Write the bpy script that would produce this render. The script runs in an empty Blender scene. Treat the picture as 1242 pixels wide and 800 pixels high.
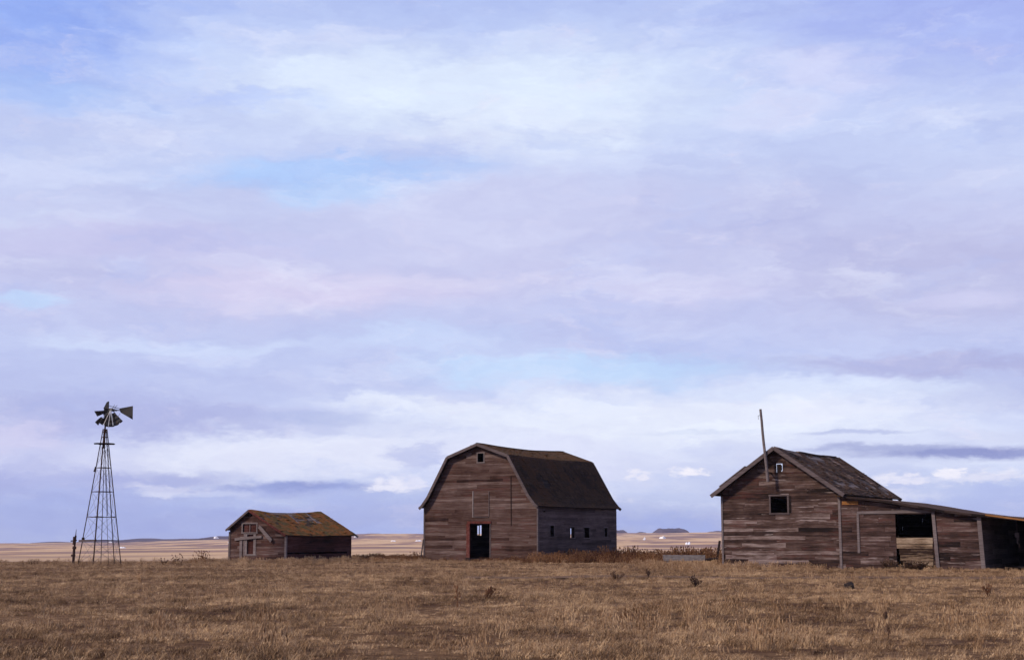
import bpy, math, random
from mathutils import Vector, noise, Matrix
import numpy as np
R = random.Random(7)
scn = bpy.context.scene
COL = scn.collection
rad = math.radians

# ------------------------------------------------------------------ camera
EYE = 1.7; F = 1707.0; CX, CY = 621.0, 400.0
PITCH = math.atan(250.0/F)
cam = bpy.data.cameras.new('camera'); co = bpy.data.objects.new('camera', cam)
COL.objects.link(co); co.location = (0, 0, EYE); co.rotation_euler = (rad(90)+PITCH, 0, 0)
cam.sensor_width = 36; cam.lens = F/1242*36; cam.clip_start = .1; cam.clip_end = 30000
scn.camera = co

def ray(px, py):
    a, b = px-CX, CY-py
    sp, cp = math.sin(PITCH), math.cos(PITCH)
    return Vector((a, -sp*b+cp*F, cp*b+sp*F))
def at(px, py, Y):                       # survey: point at distance Y
    d = ray(px, py); return Vector((0, 0, EYE))+d*(Y/d.y)

# ------------------------------------------------------------------ tagging
def tag(o, label=None, cat=None, group=None, kind=None):
    if label: o['label'] = label
    if cat: o['category'] = cat
    if group: o['group'] = group
    if kind: o['kind'] = kind
    return o
def thing(name, label, cat, loc=(0,0,0), rz=0, group=None):
    o = bpy.data.objects.new(name, None); COL.objects.link(o)
    o.location = loc; o.rotation_euler = (0, 0, rz); o.empty_display_size = .3
    return tag(o, label, cat, group)

# ------------------------------------------------------------------ mesh builder
class MB:
    def __init__(s): s.v = []; s.f = []; s.t = []
    def poly(s, pts, t=.5):
        b = len(s.v); s.v += [tuple(p) for p in pts]; s.f.append(tuple(range(b, b+len(pts)))); s.t.append(t)
    def hexa(s, p, t=.5):                # p: 4 bottom (ccw), 4 top
        b = len(s.v); s.v += [tuple(q) for q in p]
        for f in ((3,2,1,0),(4,5,6,7),(0,1,5,4),(1,2,6,5),(2,3,7,6),(3,0,4,7)):
            s.f.append(tuple(b+i for i in f)); s.t.append(t)
    def box(s, x0, x1, y0, y1, z0, z1, t=.5):
        s.hexa([(x0,y0,z0),(x1,y0,z0),(x1,y1,z0),(x0,y1,z0),(x0,y0,z1),(x1,y0,z1),(x1,y1,z1),(x0,y1,z1)], t)
    def beam(s, a, b, w, h, t=.5, up=(0,0,1)):
        a, b = Vector(a), Vector(b); d = (b-a).normalized(); u = Vector(up)
        if abs(d.dot(u)) > .98: u = Vector((0,1,0)) if abs(d.y) < .9 else Vector((1,0,0))
        r = d.cross(u).normalized(); u = r.cross(d)
        r *= w/2; u = u*h/2
        s.hexa([a-r-u, a+r-u, b+r-u, b-r-u, a-r+u, a+r+u, b+r+u, b-r+u], t)
    def tube(s, a, b, ra, rb=None, n=8, t=.5, cap=True):
        rb = ra if rb is None else rb
        a, b = Vector(a), Vector(b); d = (b-a).normalized()
        u = Vector((0,0,1)) if abs(d.z) < .9 else Vector((1,0,0))
        r = d.cross(u).normalized(); u = r.cross(d); k = len(s.v)
        for c, q in ((a, ra), (b, rb)):
            for i in range(n):
                an = 2*math.pi*i/n; s.v.append(tuple(c+r*(q*math.cos(an))+u*(q*math.sin(an))))
        for i in range(n):
            j = (i+1) % n; s.f.append((k+i, k+j, k+n+j, k+n+i)); s.t.append(t)
        if cap:
            s.f.append(tuple(k+i for i in reversed(range(n)))); s.t.append(t)
            s.f.append(tuple(k+n+i for i in range(n))); s.t.append(t)
    def build(s, name, mat, parent=None, smooth=False):
        me = bpy.data.meshes.new(name); me.from_pydata(s.v, [], s.f)
        at_ = me.attributes.new('tone', 'FLOAT', 'FACE'); at_.data.foreach_set('value', s.t)
        me.materials.append(mat)
        if smooth: me.polygons.foreach_set('use_smooth', [True]*len(me.polygons))
        me.update()
        o = bpy.data.objects.new(name, me); COL.objects.link(o)
        if parent: o.parent = parent
        return o

# ------------------------------------------------------------------ materials
def lin(c):
    return tuple(((x/255)/12.92 if x/255 <= .04045 else ((x/255+.055)/1.055)**2.4) for x in c)+(1,)
class NT:
    def __init__(s, nt): s.nt = nt; s.n = nt.nodes; s.l = nt.links
    def new(s, t, **k):
        n = s.n.new(t)
        for a, b in k.items(): setattr(n, a, b)
        return n
    def put(s, sock, v):
        if hasattr(v, 'is_output') or isinstance(v, bpy.types.NodeSocket): s.l.new(v, sock)
        else: sock.default_value = v
    def math(s, op, a, b=0., c=None, clamp=False):
        n = s.new('ShaderNodeMath', operation=op, use_clamp=clamp); s.put(n.inputs[0], a); s.put(n.inputs[1], b)
        if c is not None: s.put(n.inputs[2], c)
        return n.outputs[0]
    def vm(s, op, a, b=None):
        n = s.new('ShaderNodeVectorMath', operation=op); s.put(n.inputs[0], a)
        if b is not None: s.put(n.inputs[1], b)
        return n.outputs['Value'] if op == 'DOT_PRODUCT' else n.outputs[0]
    def noise(s, vec, scale, detail=4, rough=.55, out='Fac', dist=0.):
        n = s.new('ShaderNodeTexNoise'); s.put(n.inputs['Vector'], vec); n.inputs['Scale'].default_value = scale
        n.inputs['Detail'].default_value = detail; n.inputs['Roughness'].default_value = rough
        n.inputs['Distortion'].default_value = dist
        return n.outputs[0 if out == 'Fac' else 'Color']
    def ramp(s, fac, stops, interp='LINEAR'):
        n = s.new('ShaderNodeValToRGB'); s.put(n.inputs[0], fac); e = n.color_ramp.elements
        n.color_ramp.interpolation = interp
        while len(e) < len(stops): e.new(.5)
        for k, (p, c) in zip(e, stops):
            k.position = p; k.color = c if len(c) == 4 else tuple(c)+(1,)
        return n.outputs[0]
    def mix(s, fac, a, b, mode='MIX'):
        n = s.new('ShaderNodeMix', data_type='RGBA', blend_type=mode); s.put(n.inputs[0], fac)
        s.put(n.inputs[6], a); s.put(n.inputs[7], b); return n.outputs[2]
    def mapr(s, v, a, b, c=0., d=1., smooth=True):
        n = s.new('ShaderNodeMapRange'); n.interpolation_type = 'SMOOTHSTEP' if smooth else 'LINEAR'
        s.put(n.inputs[0], v)
        for i, x in enumerate((a, b, c, d)): n.inputs[i+1].default_value = x
        return n.outputs[0]
def mat(name, rough=.9):
    m = bpy.data.materials.new(name); m.use_nodes = True; t = NT(m.node_tree)
    b = t.n['Principled BSDF']; b.inputs['Roughness'].default_value = rough
    b.inputs['Specular IOR Level'].default_value = .15
    return m, t, b
def g(v, r=None, b=None):
    return (v, v if r is None else r, v if b is None else b, 1)

def wood_mat(name, stops, streak=(.6,.6,14), red=0., redcol=(.075,.024,.018,1), light=0.):
    m, t, b = mat(name, .92)
    tc = t.new('ShaderNodeTexCoord').outputs['Object']
    tone = t.new('ShaderNodeAttribute', attribute_name='tone').outputs['Fac']
    st = t.vm('MULTIPLY', tc, streak)
    ofs = t.new('ShaderNodeCombineXYZ'); t.put(ofs.inputs[0], t.math('MULTIPLY', tone, 37.)); t.put(ofs.inputs[2], t.math('MULTIPLY', tone, 91.))
    st = t.vm('ADD', st, ofs.outputs[0])
    n1 = t.noise(st, 1.3, 6, .65); n2 = t.noise(tc, .55, 4, .6); n3 = t.noise(st, 6., 3, .6)
    v = t.math('MULTIPLY_ADD', tone, .62, t.math('MULTIPLY_ADD', n1, 1.35, t.math('MULTIPLY_ADD', n2, .85, -.93)))
    col = t.ramp(v, stops)
    if red:
        rn = t.noise(t.vm('ADD', st, (9,3,5)), .8, 5, .7)
        rn = t.math('MULTIPLY_ADD', n2, .45, t.math('MULTIPLY', rn, .7))
        k = t.mapr(rn, .62-red*.15, .72-red*.15)
        col = t.mix(t.math('MULTIPLY', k, .6), col, redcol)
    if light:
        ln = t.noise(t.vm('ADD', st, (40,13,25)), 1.1, 4, .7)
        k = t.mapr(ln, .60, .68); col = t.mix(t.math('MULTIPLY', k, light), col, (.30,.235,.22,1))
    dk = t.mapr(n3, .2, .55, .5, 1.)
    cc = t.new('ShaderNodeCombineColor'); [t.put(cc.inputs[i], dk) for i in range(3)]
    col = t.mix(1., col, cc.outputs[0], 'MULTIPLY')
    t.put(b.inputs['Base Color'], col)
    bp = t.new('ShaderNodeBump'); bp.inputs['Strength'].default_value = .6; bp.inputs['Distance'].default_value = .02
    t.put(bp.inputs['Height'], n3); t.put(b.inputs['Normal'], bp.outputs[0])
    return m

W_BARN = wood_mat('barn_siding', streak=(.4,.4,7), stops=[(.10,(.018,.007,.005)),(.34,(.058,.029,.022)),(.60,(.098,.060,.051)),(.9,(.18,.128,.114))], red=.12)
W_SIDE = wood_mat('barn_side_siding', [(.1,(.030,.018,.018)),(.5,(.080,.052,.050)),(.9,(.14,.10,.095))], red=.0)
W_CAB = wood_mat('cabin_siding', streak=(.5,.5,5.5), stops=[(.15,(.012,.007,.006)),(.42,(.048,.026,.021)),(.62,(.092,.056,.046)),(.88,(.24,.178,.162))], red=.12, light=.75)
W_LEAN = wood_mat('lean_to_siding', streak=(.5,.5,5.5), stops=[(.12,(.014,.008,.007)),(.40,(.05,.027,.022)),(.62,(.094,.056,.048)),(.9,(.23,.17,.155))], red=.15, light=.6)
W_SHED = wood_mat('shed_siding', [(.12,(.012,.006,.005)),(.42,(.055,.025,.020)),(.7,(.105,.062,.052)),(.95,(.20,.15,.14))], red=.15)
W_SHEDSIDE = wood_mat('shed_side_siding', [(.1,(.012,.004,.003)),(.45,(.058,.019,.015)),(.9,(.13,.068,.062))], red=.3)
W_TRIM = wood_mat('weathered_trim', [(.1,(.08,.062,.06)),(.5,(.16,.125,.122)),(.9,(.26,.22,.215))])
W_RAKE = wood_mat('rake_trim', [(.1,(.05,.036,.034)),(.5,(.11,.082,.08)),(.9,(.17,.135,.135))])
W_RED = wood_mat('faded_red_trim', [(.1,(.03,.011,.009)),(.5,(.12,.032,.025)),(.9,(.17,.095,.08))], streak=(5,5,5))
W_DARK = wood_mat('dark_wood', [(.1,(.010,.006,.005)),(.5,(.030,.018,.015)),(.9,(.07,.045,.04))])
W_YEL = wood_mat('bare_pine', stops=[(.25,(.030,.016,.011)),(.5,(.19,.125,.08)),(.9,(.40,.30,.21))], streak=(1,1,9))
W_ORG = wood_mat('orange_board', [(.1,(.14,.055,.02)),(.5,(.30,.13,.04)),(.9,(.40,.20,.08))])
W_DECK = wood_mat('roof_deck_boards', [(.1,(.03,.019,.015)),(.5,(.10,.066,.052)),(.9,(.21,.155,.13))], streak=(14,.6,14))
W_RUSTIRON = wood_mat('rusty_iron', [(.1,(.022,.012,.010)),(.5,(.055,.028,.022)),(.9,(.10,.055,.04))], streak=(4,4,2))

def shingle_mat(name, stops, moss=None, mossk=.5, mossscale=.5, patch=None):
    m, t, b = mat(name, .95)
    tc = t.new('ShaderNodeTexCoord').outputs['Object']
    tone = t.new('ShaderNodeAttribute', attribute_name='tone').outputs['Fac']
    n1 = t.noise(tc, .7, 5, .6); n2 = t.noise(tc, 9., 4, .6)
    v = t.math('MULTIPLY_ADD', tone, .45, t.math('MULTIPLY_ADD', n1, .6, t.math('MULTIPLY_ADD', n2, .3, -.2)))
    col = t.ramp(v, stops)
    if moss:
        mn = t.noise(t.vm('MULTIPLY', tc, (1,.8,1)), mossscale, 5, .6)
        mn = t.math('MULTIPLY_ADD', tone, .08, mn)
        k = t.mapr(mn, mossk-.05, mossk+.06)
        mc = t.mix(t.mapr(t.noise(tc, 1.7, 4), .35, .65), moss[0], moss[1])
        col = t.mix(t.math('MULTIPLY', k, .9), col, mc)
    t.put(b.inputs['Base Color'], col)
    bp = t.new('ShaderNodeBump'); bp.inputs['Strength'].default_value = .5; bp.inputs['Distance'].default_value = .02
    t.put(bp.inputs['Height'], n2); t.put(b.inputs['Normal'], bp.outputs[0])
    return m
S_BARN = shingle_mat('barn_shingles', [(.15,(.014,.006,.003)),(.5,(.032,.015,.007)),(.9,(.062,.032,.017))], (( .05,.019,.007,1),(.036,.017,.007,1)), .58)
S_BARNTOP = shingle_mat('barn_upper_shingles', [(.15,(.035,.016,.007)),(.5,(.075,.036,.013)),(.9,(.11,.06,.026))], ((.11,.045,.012,1),(.075,.04,.013,1)), .45)  # mossy shingles made paler: sun and sky light on the upper slope painted in
S_CAB = shingle_mat('cabin_shingles', [(.2,(.018,.008,.005)),(.5,(.065,.030,.016)),(.68,(.13,.07,.042)),(.88,(.34,.25,.20))], ((.085,.040,.018,1),(.05,.028,.014,1)), .54)
S_SHED = shingle_mat('shed_shingles', [(.15,(.02,.011,.007)),(.5,(.05,.032,.018)),(.9,(.11,.085,.06))], ((.21,.070,.013,1),(.085,.058,.016,1)), .42, .8)

def metal_mat(name, c, rough=.5, metal=.6):
    m, t, b = mat(name, rough); b.inputs['Metallic'].default_value = metal; b.inputs['Specular IOR Level'].default_value = .5
    tc = t.new('ShaderNodeTexCoord').outputs['Object']
    n = t.noise(tc, 5., 5, .65); t.put(b.inputs['Base Color'], t.mix(t.mapr(n, .45, .7), c, (c[0]*.5+.02, c[1]*.4+.006, c[2]*.35, 1)))
    return m
M_GALV = metal_mat('old_galvanised_steel', (.10,.10,.105,1), .55)
M_BLADE = metal_mat('dull_sheet_steel', (.016,.015,.019,1), .75, .0)
M_PALE = metal_mat('bright_spoke_steel', (.5,.5,.52,1), .4, .4)

# ------------------------------------------------------------------ light and sky
SUN_EL = rad(36); SH = Vector((-.88, -.47)).normalized()
sd = Vector((SH.x*math.cos(SUN_EL), SH.y*math.cos(SUN_EL), math.sin(SUN_EL)))
sl = bpy.data.lights.new('sun', 'SUN'); sl.energy = 3.4; sl.angle = rad(6); sl.color = (1, .85, .68)
so = bpy.data.objects.new('sun', sl); COL.objects.link(so); so.rotation_euler = sd.to_track_quat('Z', 'Y').to_euler(); so.location = (-40, -20, 40)

w = bpy.data.worlds.new('World'); scn.world = w; w.use_nodes = True; t = NT(w.node_tree)
for n in list(t.n): t.n.remove(n)
out = t.new('ShaderNodeOutputWorld'); bg = t.new('ShaderNodeBackground'); bg.inputs[1].default_value = .1
t.l.new(bg.outputs[0], out.inputs[0])
sky = t.new('ShaderNodeTexSky', sky_type='NISHITA', sun_disc=False, sun_elevation=SUN_EL, sun_rotation=math.atan2(SH.x, SH.y), altitude=900)
gen = t.new('ShaderNodeTexCoord').outputs['Generated']
dn = t.vm('NORMALIZE', gen); sx = t.new('ShaderNodeSeparateXYZ'); t.put(sx.inputs[0], dn)
az = t.math('ARCTAN2', sx.outputs[0], sx.outputs[1]); el = t.math('ARCSINE', sx.outputs[2])
ae = t.new('ShaderNodeCombineXYZ'); t.put(ae.inputs[0], az); t.put(ae.inputs[1], el); ae = ae.outputs[0]
# clouds live on the sky sphere (azimuth / elevation), ragged by layered noise
n_big = t.noise(t.vm('MULTIPLY', ae, (5, 16, 1)), 1., 6, .62, 'Color')
wv = t.vm('MULTIPLY', t.vm('SUBTRACT', n_big, (.5,.5,.5)), (.16, .050, 0))
n_fine = t.noise(t.vm('MULTIPLY', ae, (22, 58, 1)), 1., 8, .7, 'Color')
wf = t.vm('MULTIPLY', t.vm('SUBTRACT', n_fine, (.5,.5,.5)), (.075, .030, 0))
aw = t.vm('ADD', t.vm('ADD', ae, wv), wf)
def C(r, g_, b_): c = lin((r, g_, b_)); return (c[0]*10, c[1]*10, c[2]*10, 1)
elw = t.new('ShaderNodeSeparateXYZ'); t.put(elw.inputs[0], aw)
grad = t.mapr(elw.outputs[1], -.02, .42, 0, 1, False)
def pe(py): return (650-py)/1725*1.0
def gp(py): return (pe(py)+.02)/.44
base = t.ramp(grad, [(0., lin((176,186,232))), (gp(640), lin((176,186,234))), (gp(600), lin((190,200,240))), (gp(560), lin((212,218,248))), (gp(500), lin((202,211,248))),
                     (gp(440), lin((192,201,242))), (gp(330), lin((200,201,238))), (gp(220), lin((198,207,244))), (gp(80), lin((196,209,249))), (1., lin((165,183,240)))])
base = t.vm('MULTIPLY', base, (10,10,10))
skyc = t.mix(1., sky.outputs[0], (.95,.98,1.25,1), 'MULTIPLY')
col = t.mix(.93, skyc, base)
BL = [ # px, py, rx, ry, colour, strength
 (-60,-10,260,90,(138,166,241),.85),(0,95,150,22,(156,186,244),.5),(1260,-10,300,90,(158,172,238),.75),
 (560,110,300,55,(222,234,254),.8),(640,165,120,40,(226,235,254),.6),(1000,90,70,22,(220,222,252),.55),(930,130,60,18,(216,220,250),.5),
 (400,208,170,20,(170,200,250),.85),(430,235,80,16,(172,206,252),.7),(300,118,90,10,(176,194,248),.6),
 (40,200,120,14,(214,222,252),.6),(60,262,110,10,(216,226,252),.6),(60,300,220,40,(188,192,232),.6),(180,290,200,22,(198,196,236),.5),
 (640,270,230,55,(204,206,240),.5),(380,350,180,28,(214,208,240),.75),(560,330,120,14,(218,216,244),.6),(820,345,120,18,(214,212,244),.55),
 (940,280,220,60,(188,192,232),.6),(1160,330,170,55,(184,186,226),.75),(1190,215,60,12,(206,212,244),.5),(1170,360,60,8,(212,212,246),.5),
 (1130,438,230,14,(176,178,222),.75),(1200,470,130,22,(180,186,228),.6),(700,448,190,18,(190,216,252),.85),(500,415,120,14,(198,214,250),.6),
 (30,365,50,10,(190,216,252),.7),(200,415,170,10,(206,218,250),.7),(150,462,260,26,(182,190,234),.7),(120,508,300,24,(172,178,226),.85),(390,508,70,7,(160,172,224),.75),
 (60,560,160,30,(178,182,230),.7),(20,530,60,16,(208,206,240),.7),
 (500,490,120,9,(226,232,252),.7),(380,555,220,24,(228,232,253),.95),(800,510,340,40,(230,236,254),.9),(650,560,150,30,(222,226,252),.7),(1000,470,200,12,(212,222,250),.7),
 (1000,500,150,10,(226,230,252),.5),
 (200,580,90,8,(162,170,222),.75),(370,590,90,6,(142,154,212),.95),(260,596,160,6,(158,168,222),.8),(200,625,380,24,(166,177,230),.9),(40,590,160,20,(172,180,230),.7),
 (240,597,70,3.5,(214,220,248),.6),
 (1160,550,120,6.5,(142,150,204),1.),(1060,545,90,4,(160,168,214),.8),(1030,527,60,2.5,(170,180,226),.6),(860,525,70,3,(202,212,242),.4),
 (500,556,26,11,(186,194,236),.7),(850,548,40,10,(204,212,246),.5),
 (1210,530,50,8,(204,210,240),.5),
 (640,640,300,10,(174,188,240),.6),(800,635,70,12,(168,182,236),.7),(1200,610,100,14,(178,190,238),.7),
]
gate = t.noise(t.vm('MULTIPLY', ae, (26, 62, 1)), 1., 8, .68)
aws = t.vm('ADD', ae, t.vm('ADD', t.vm('MULTIPLY', wv, (.35,.3,0)), t.vm('MULTIPLY', wf, (.6,.4,0))))
for px, py, rx, ry, c, s in BL:
    d = ray(px, py); a0 = math.atan2(d.x, d.y); e0 = math.asin(d.z/d.length)
    q = t.vm('MULTIPLY', t.vm('SUBTRACT', aws if ry < 9 else aw, (a0, e0, 0)), (1725/rx, 1725/ry, 0))
    k = t.math('EXPONENT', t.math('MULTIPLY', t.vm('DOT_PRODUCT', q, q), -.8))
    k = t.math('MULTIPLY_ADD', t.math('SUBTRACT', gate, .5), t.math('MULTIPLY', k, 1.3), k)
    k = t.mapr(k, .05, .9, 0, s)
    col = t.mix(k, col, C(*c))
# puffs low on the horizon, broken by a billowy noise
pn = t.noise(t.vm('MULTIPLY', ae, (70, 130, 1)), 1., 5, .55)
for px, py, rx, ry, s in [(478,586,30,11,.95),(505,584,14,10,.9),(835,575,28,7,1.),(772,573,12,7,.8),(1096,577,34,6,.9),(1158,570,16,6,.9),(1190,578,60,8,.6),(720,600,70,8,.4),(950,590,50,10,.4),(1040,600,90,10,.45),(200,592,60,6,.4)]:
    d = ray(px, py); a0 = math.atan2(d.x, d.y); e0 = math.asin(d.z/d.length)
    q = t.vm('MULTIPLY', t.vm('SUBTRACT', t.vm('ADD', ae, wf), (a0, e0, 0)), (1725/rx, 1725/ry, 0))
    k = t.math('EXPONENT', t.math('MULTIPLY', t.vm('DOT_PRODUCT', q, q), -.8))
    k = t.math('MULTIPLY', t.mapr(k, .15, .8), t.mapr(t.math('MULTIPLY_ADD', k, .35, pn), .45, .85))
    col = t.mix(t.math('MULTIPLY', k, s), col, C(242,240,254))
# wisps and thin blue gaps through the deck
w1 = t.noise(t.vm('ADD', t.vm('MULTIPLY', aw, (9, 30, 1)), (4,7,2)), 1., 9, .66)
col = t.mix(t.mapr(w1, .50, .74, 0, .42), col, C(228,232,254))
w2 = t.noise(t.vm('ADD', t.vm('MULTIPLY', aw, (6, 20, 1)), (14,3,9)), 1., 9, .66)
col = t.mix(t.mapr(w2, .52, .72, 0, .45), col, C(172,188,240))
w3 = t.noise(t.vm('ADD', t.vm('MULTIPLY', aw, (14, 36, 1)), (24,13,1)), 1., 9, .7)
col = t.mix(t.mapr(w3, .54, .76, 0, .36), col, C(236,228,248))
# thin streaky mottling of the whole deck
mo = t.mapr(t.noise(t.vm('MULTIPLY', aw, (7, 30, 1)), 1., 7, .62), .3, .7, .97, 1.13, False)
mo2 = t.mapr(t.noise(t.vm('MULTIPLY', aw, (30, 75, 1)), 1., 6, .6), .3, .7, .965, 1.055, False)
mm = t.math('MULTIPLY', mo, mo2)
cc = t.new('ShaderNodeCombineXYZ'); t.put(cc.inputs[0], mm); t.put(cc.inputs[1], mm); t.put(cc.inputs[2], t.math('MULTIPLY_ADD', mm, .5, .5))
col = t.vm('MULTIPLY', col, cc.outputs[0])
t.put(bg.inputs[0], col)
w.cycles.sampling_method = 'MANUAL'; w.cycles.sample_map_resolution = 256
scn.view_settings.view_transform = 'Standard'; scn.view_settings.look = 'None'
scn.view_settings.exposure = 0.; scn.view_settings.gamma = 1

# ------------------------------------------------------------------ terrain
def sm(a, b, x):
    x = min(1, max(0, (x-a)/(b-a))); return x*x*(3-2*x)
def interp(x, pts):
    if x <= pts[0][0]: return pts[0][1]
    for (a, p), (b, q) in zip(pts, pts[1:]):
        if x <= b: return p+(q-p)*(x-a)/(b-a)
    return pts[-1][1]
EDGE = [(-.9,-8),(-.36,-8),(-.27,-6.5),(-.2,-3.5),(-.105,3.0),(-.06,3.0),(.09,3.6),(.15,5.2),(.36,4.5),(.9,3)]
def ground_z(x, y):
    r = math.hypot(x, y)
    z0 = noise.fractal(Vector((x*.12, y*.12, 3)), .9, 2.1, 4)*.07 + noise.fractal(Vector((x*.9, y*.9, 8)), .9, 2.1, 3)*.02
    if r <= 96: return z0
    u = x/max(y, 1) if y > 0 else 9
    az_ = math.atan2(x, y)
    front = 1-sm(.7, 1.2, abs(az_))
    tt = math.log(r/96)/math.log(2800/96); 
    e = interp(math.tan(max(-1, min(1, az_))), EDGE)
    tcl = min(tt, 1)
    epx = -30.5+(e+30.5)*tcl**1.1
    epx += noise.fractal(Vector((x/130, y/330, 1.7)), 1, 2, 4)*3.2*sm(0, .3, tt)*(1-tcl*.6)
    z = EYE+epx/1725*r
    if tt > 1: z = EYE+epx/1725*2800 - (r-2800)*.012
    zz = z0*(1-sm(0,.15,tt))+ (z)*1.
    return zz*front + (z0-4*sm(0,.6,tt))*(1-front)
rs = [0, 2, 4, 7]; 
while rs[-1] < 4600: rs.append(rs[-1]*1.035 + (.12 if rs[-1] < 100 else 0))
angs = []
a = -math.pi
while a < math.pi-1e-4:
    angs.append(a); a += rad(.45) if abs(a) < rad(34) else rad(5)
V = [(0, 0, ground_z(0, 0.01))]; Fc = []
for r in rs[1:]:
    for a in angs: x, y = r*math.sin(a), r*math.cos(a); V.append((x, y, ground_z(x, y)))
NA = len(angs)
for j in range(NA): Fc.append((0, 1+(j+1) % NA, 1+j))
for i in range(len(rs)-2):
    for j in range(NA):
        k = (j+1) % NA; p = 1+i*NA; q = p+NA
        Fc.append((p+j, p+k, q+k, q+j))
me = bpy.data.meshes.new('ground'); me.from_pydata(V, [], Fc); me.polygons.foreach_set('use_smooth', [True]*len(me.polygons))
gm, t, b = mat('prairie_ground', .97); b.inputs['Specular IOR Level'].default_value = .02
P = t.new('ShaderNodeNewGeometry').outputs['Position']; sp = t.new('ShaderNodeSeparateXYZ'); t.put(sp.inputs[0], P)
P2 = t.new('ShaderNodeCombineXYZ'); t.put(P2.inputs[0], sp.outputs[0]); t.put(P2.inputs[1], sp.outputs[1]); P2 = P2.outputs[0]
def turf(t, P2):                       # colour of the near pasture, shared by soil and blades
    a = t.noise(P2, .22, 5, .6); b_ = t.noise(t.vm('MULTIPLY', P2, (1,2.2,1)), 1.1, 5, .65)
    v = t.math('MULTIPLY_ADD', a, .6, t.math('MULTIPLY', b_, .5))
    return v
v = turf(t, P2)
near = t.ramp(v, [(.3,(.05,.022,.012)),(.48,(.13,.068,.036)),(.62,(.23,.13,.066)),(.8,(.31,.185,.095))])
n3 = t.noise(t.vm('MULTIPLY', P2, (1,1.6,1)), 7., 6, .7)
near = t.mix(t.mapr(n3, .3, .6), (.030,.015,.011,1), near)
ylog = t.math('LOGARITHM', t.math('MAXIMUM', sp.outputs[1], 20.), math.e)
lv = t.new('ShaderNodeCombineXYZ'); t.put(lv.inputs[0], t.math('MULTIPLY', sp.outputs[0], .012)); t.put(lv.inputs[1], t.math('MULTIPLY_ADD', ylog, 3.6, t.math('MULTIPLY', t.noise(t.vm('MULTIPLY', P2, (.006,.002,1)), 1., 5, .6), 2.2)))
ff = t.noise(lv.outputs[0], 1., 7, .62)
f2 = t.noise(t.vm('MULTIPLY', P2, (.03,.05,1)), 1., 5, .65)
far = t.ramp(ff, [(.36,(.16,.098,.098)),(.46,(.23,.135,.12)),(.51,(.54,.33,.18)),(.58,(.70,.47,.26)),(.68,(.44,.26,.16))])
far = t.mix(.3, far, t.ramp(f2, [(.3,(.24,.155,.11)),(.7,(.58,.41,.26))]))
ln = t.vm('DOT_PRODUCT', P2, P2); dist = t.math('SQRT', ln)
farcol = t.mix(t.mapr(dist, 150, 600, .3, 1), t.mix(t.mapr(f2, .35,.65), (.36,.23,.145,1), (.56,.39,.24,1)), far)
wob = t.math('MULTIPLY_ADD', t.noise(P2, .05, 4), 50., dist)
col = t.mix(t.mapr(wob, 125, 190), near, farcol)  # near turf darker, far fields paler: cloud shadow over the foreground put into colour
t.put(b.inputs['Base Color'], col)
bp = t.new('ShaderNodeBump'); bp.inputs['Strength'].default_value = 1.; bp.inputs['Distance'].default_value = .08
t.put(bp.inputs['Height'], n3); t.put(b.inputs['Normal'], bp.outputs[0])
me.materials.append(gm)
go = bpy.data.objects.new('ground', me); COL.objects.link(go); tag(go, kind='structure')

# wheel track in front of the buildings
trk = MB(); xs = np.linspace(-2, 36, 90)
def track_y(x): return 58.5+.012*(x-10)**2*.25+math.sin(x*.2)*.5
prev = None
for i, x in enumerate(xs):
    yc = track_y(x); row = []
    for k in range(7):
        yy = yc-1.6+3.2*k/6+noise.noise(Vector((x*.6, k, 2)))*.25
        row.append((x, yy, ground_z(x, yy)+.03))
    if prev:
        for k in range(6): trk.poly([prev[k], row[k], row[k+1], prev[k+1]], .5)
    prev = row
tm, t, b = mat('packed_dirt', 1.); P = t.new('ShaderNodeNewGeometry').outputs['Position']
n = t.noise(t.vm('MULTIPLY', P, (.6,3,1)), 1.2, 6, .7)
t.put(b.inputs['Base Color'], t.ramp(n, [(.3,(.06,.03,.015)),(.5,(.115,.06,.03)),(.7,(.19,.11,.055))]))
tag(trk.build('dirt_track', tm), kind='structure')

# far hills and mesas
hm, t, b = mat('far_hill_hazed', 1.); P = t.new('ShaderNodeNewGeometry').outputs['Position']
n = t.noise(t.vm('MULTIPLY', P, (.01,.01,.05)), 1., 5, .6)
t.put(b.inputs['Base Color'], t.ramp(n, [(.3,(.06,.042,.055)),(.7,(.12,.085,.095))]))  # purple of hazy distance painted into the hill colour
def hill(x0, x1, top, base, Y, shape):
    pa, pb = at(x0, base, Y), at(x1, base, Y); zt = at(0, top, Y).z; zb = -14
    W = pb.x-pa.x; H = zt-at(0, base, Y).z; D = max(W*.6, 250); nx, ny = 64, 14
    V = []; Fa = []
    for j in range(ny+1):
        for i in range(nx+1):
            u, v_ = i/nx, j/ny; x = pa.x+W*u; y = Y+D*(v_-.3)
            e = math.sin(math.pi*v_)**.5
            h = shape(u)*e
            z = at(0, base, Y).z + H*h*(1+.12*noise.fractal(Vector((u*6, v_*3, x0)), 1, 2, 3)) if h > 0 else zb
            if i in (0, nx) or j in (0, ny): z = zb
            V.append((x, y, z))
    for j in range(ny):
        for i in range(nx): p = j*(nx+1)+i; Fa.append((p, p+1, p+nx+2, p+nx+1))
    m_ = bpy.data.meshes.new('hill'); m_.from_pydata(V, [], Fa); m_.polygons.foreach_set('use_smooth', [True]*len(m_.polygons)); m_.materials.append(hm)
    o = bpy.data.objects.new('hill', m_); COL.objects.link(o); tag(o, kind='structure'); return o
mesa = lambda u: min(1, sm(0, .2, u), sm(0, .2, 1-u))
dome = lambda u: math.sin(math.pi*u)**.7
hill(795, 838, 640.3, 648, 3000, mesa)
hill(739, 762, 642.4, 648, 3000, mesa)
hill(774, 786, 644.6, 648, 3100, dome)
hill(858, 892, 643.3, 648, 3200, dome)
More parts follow.
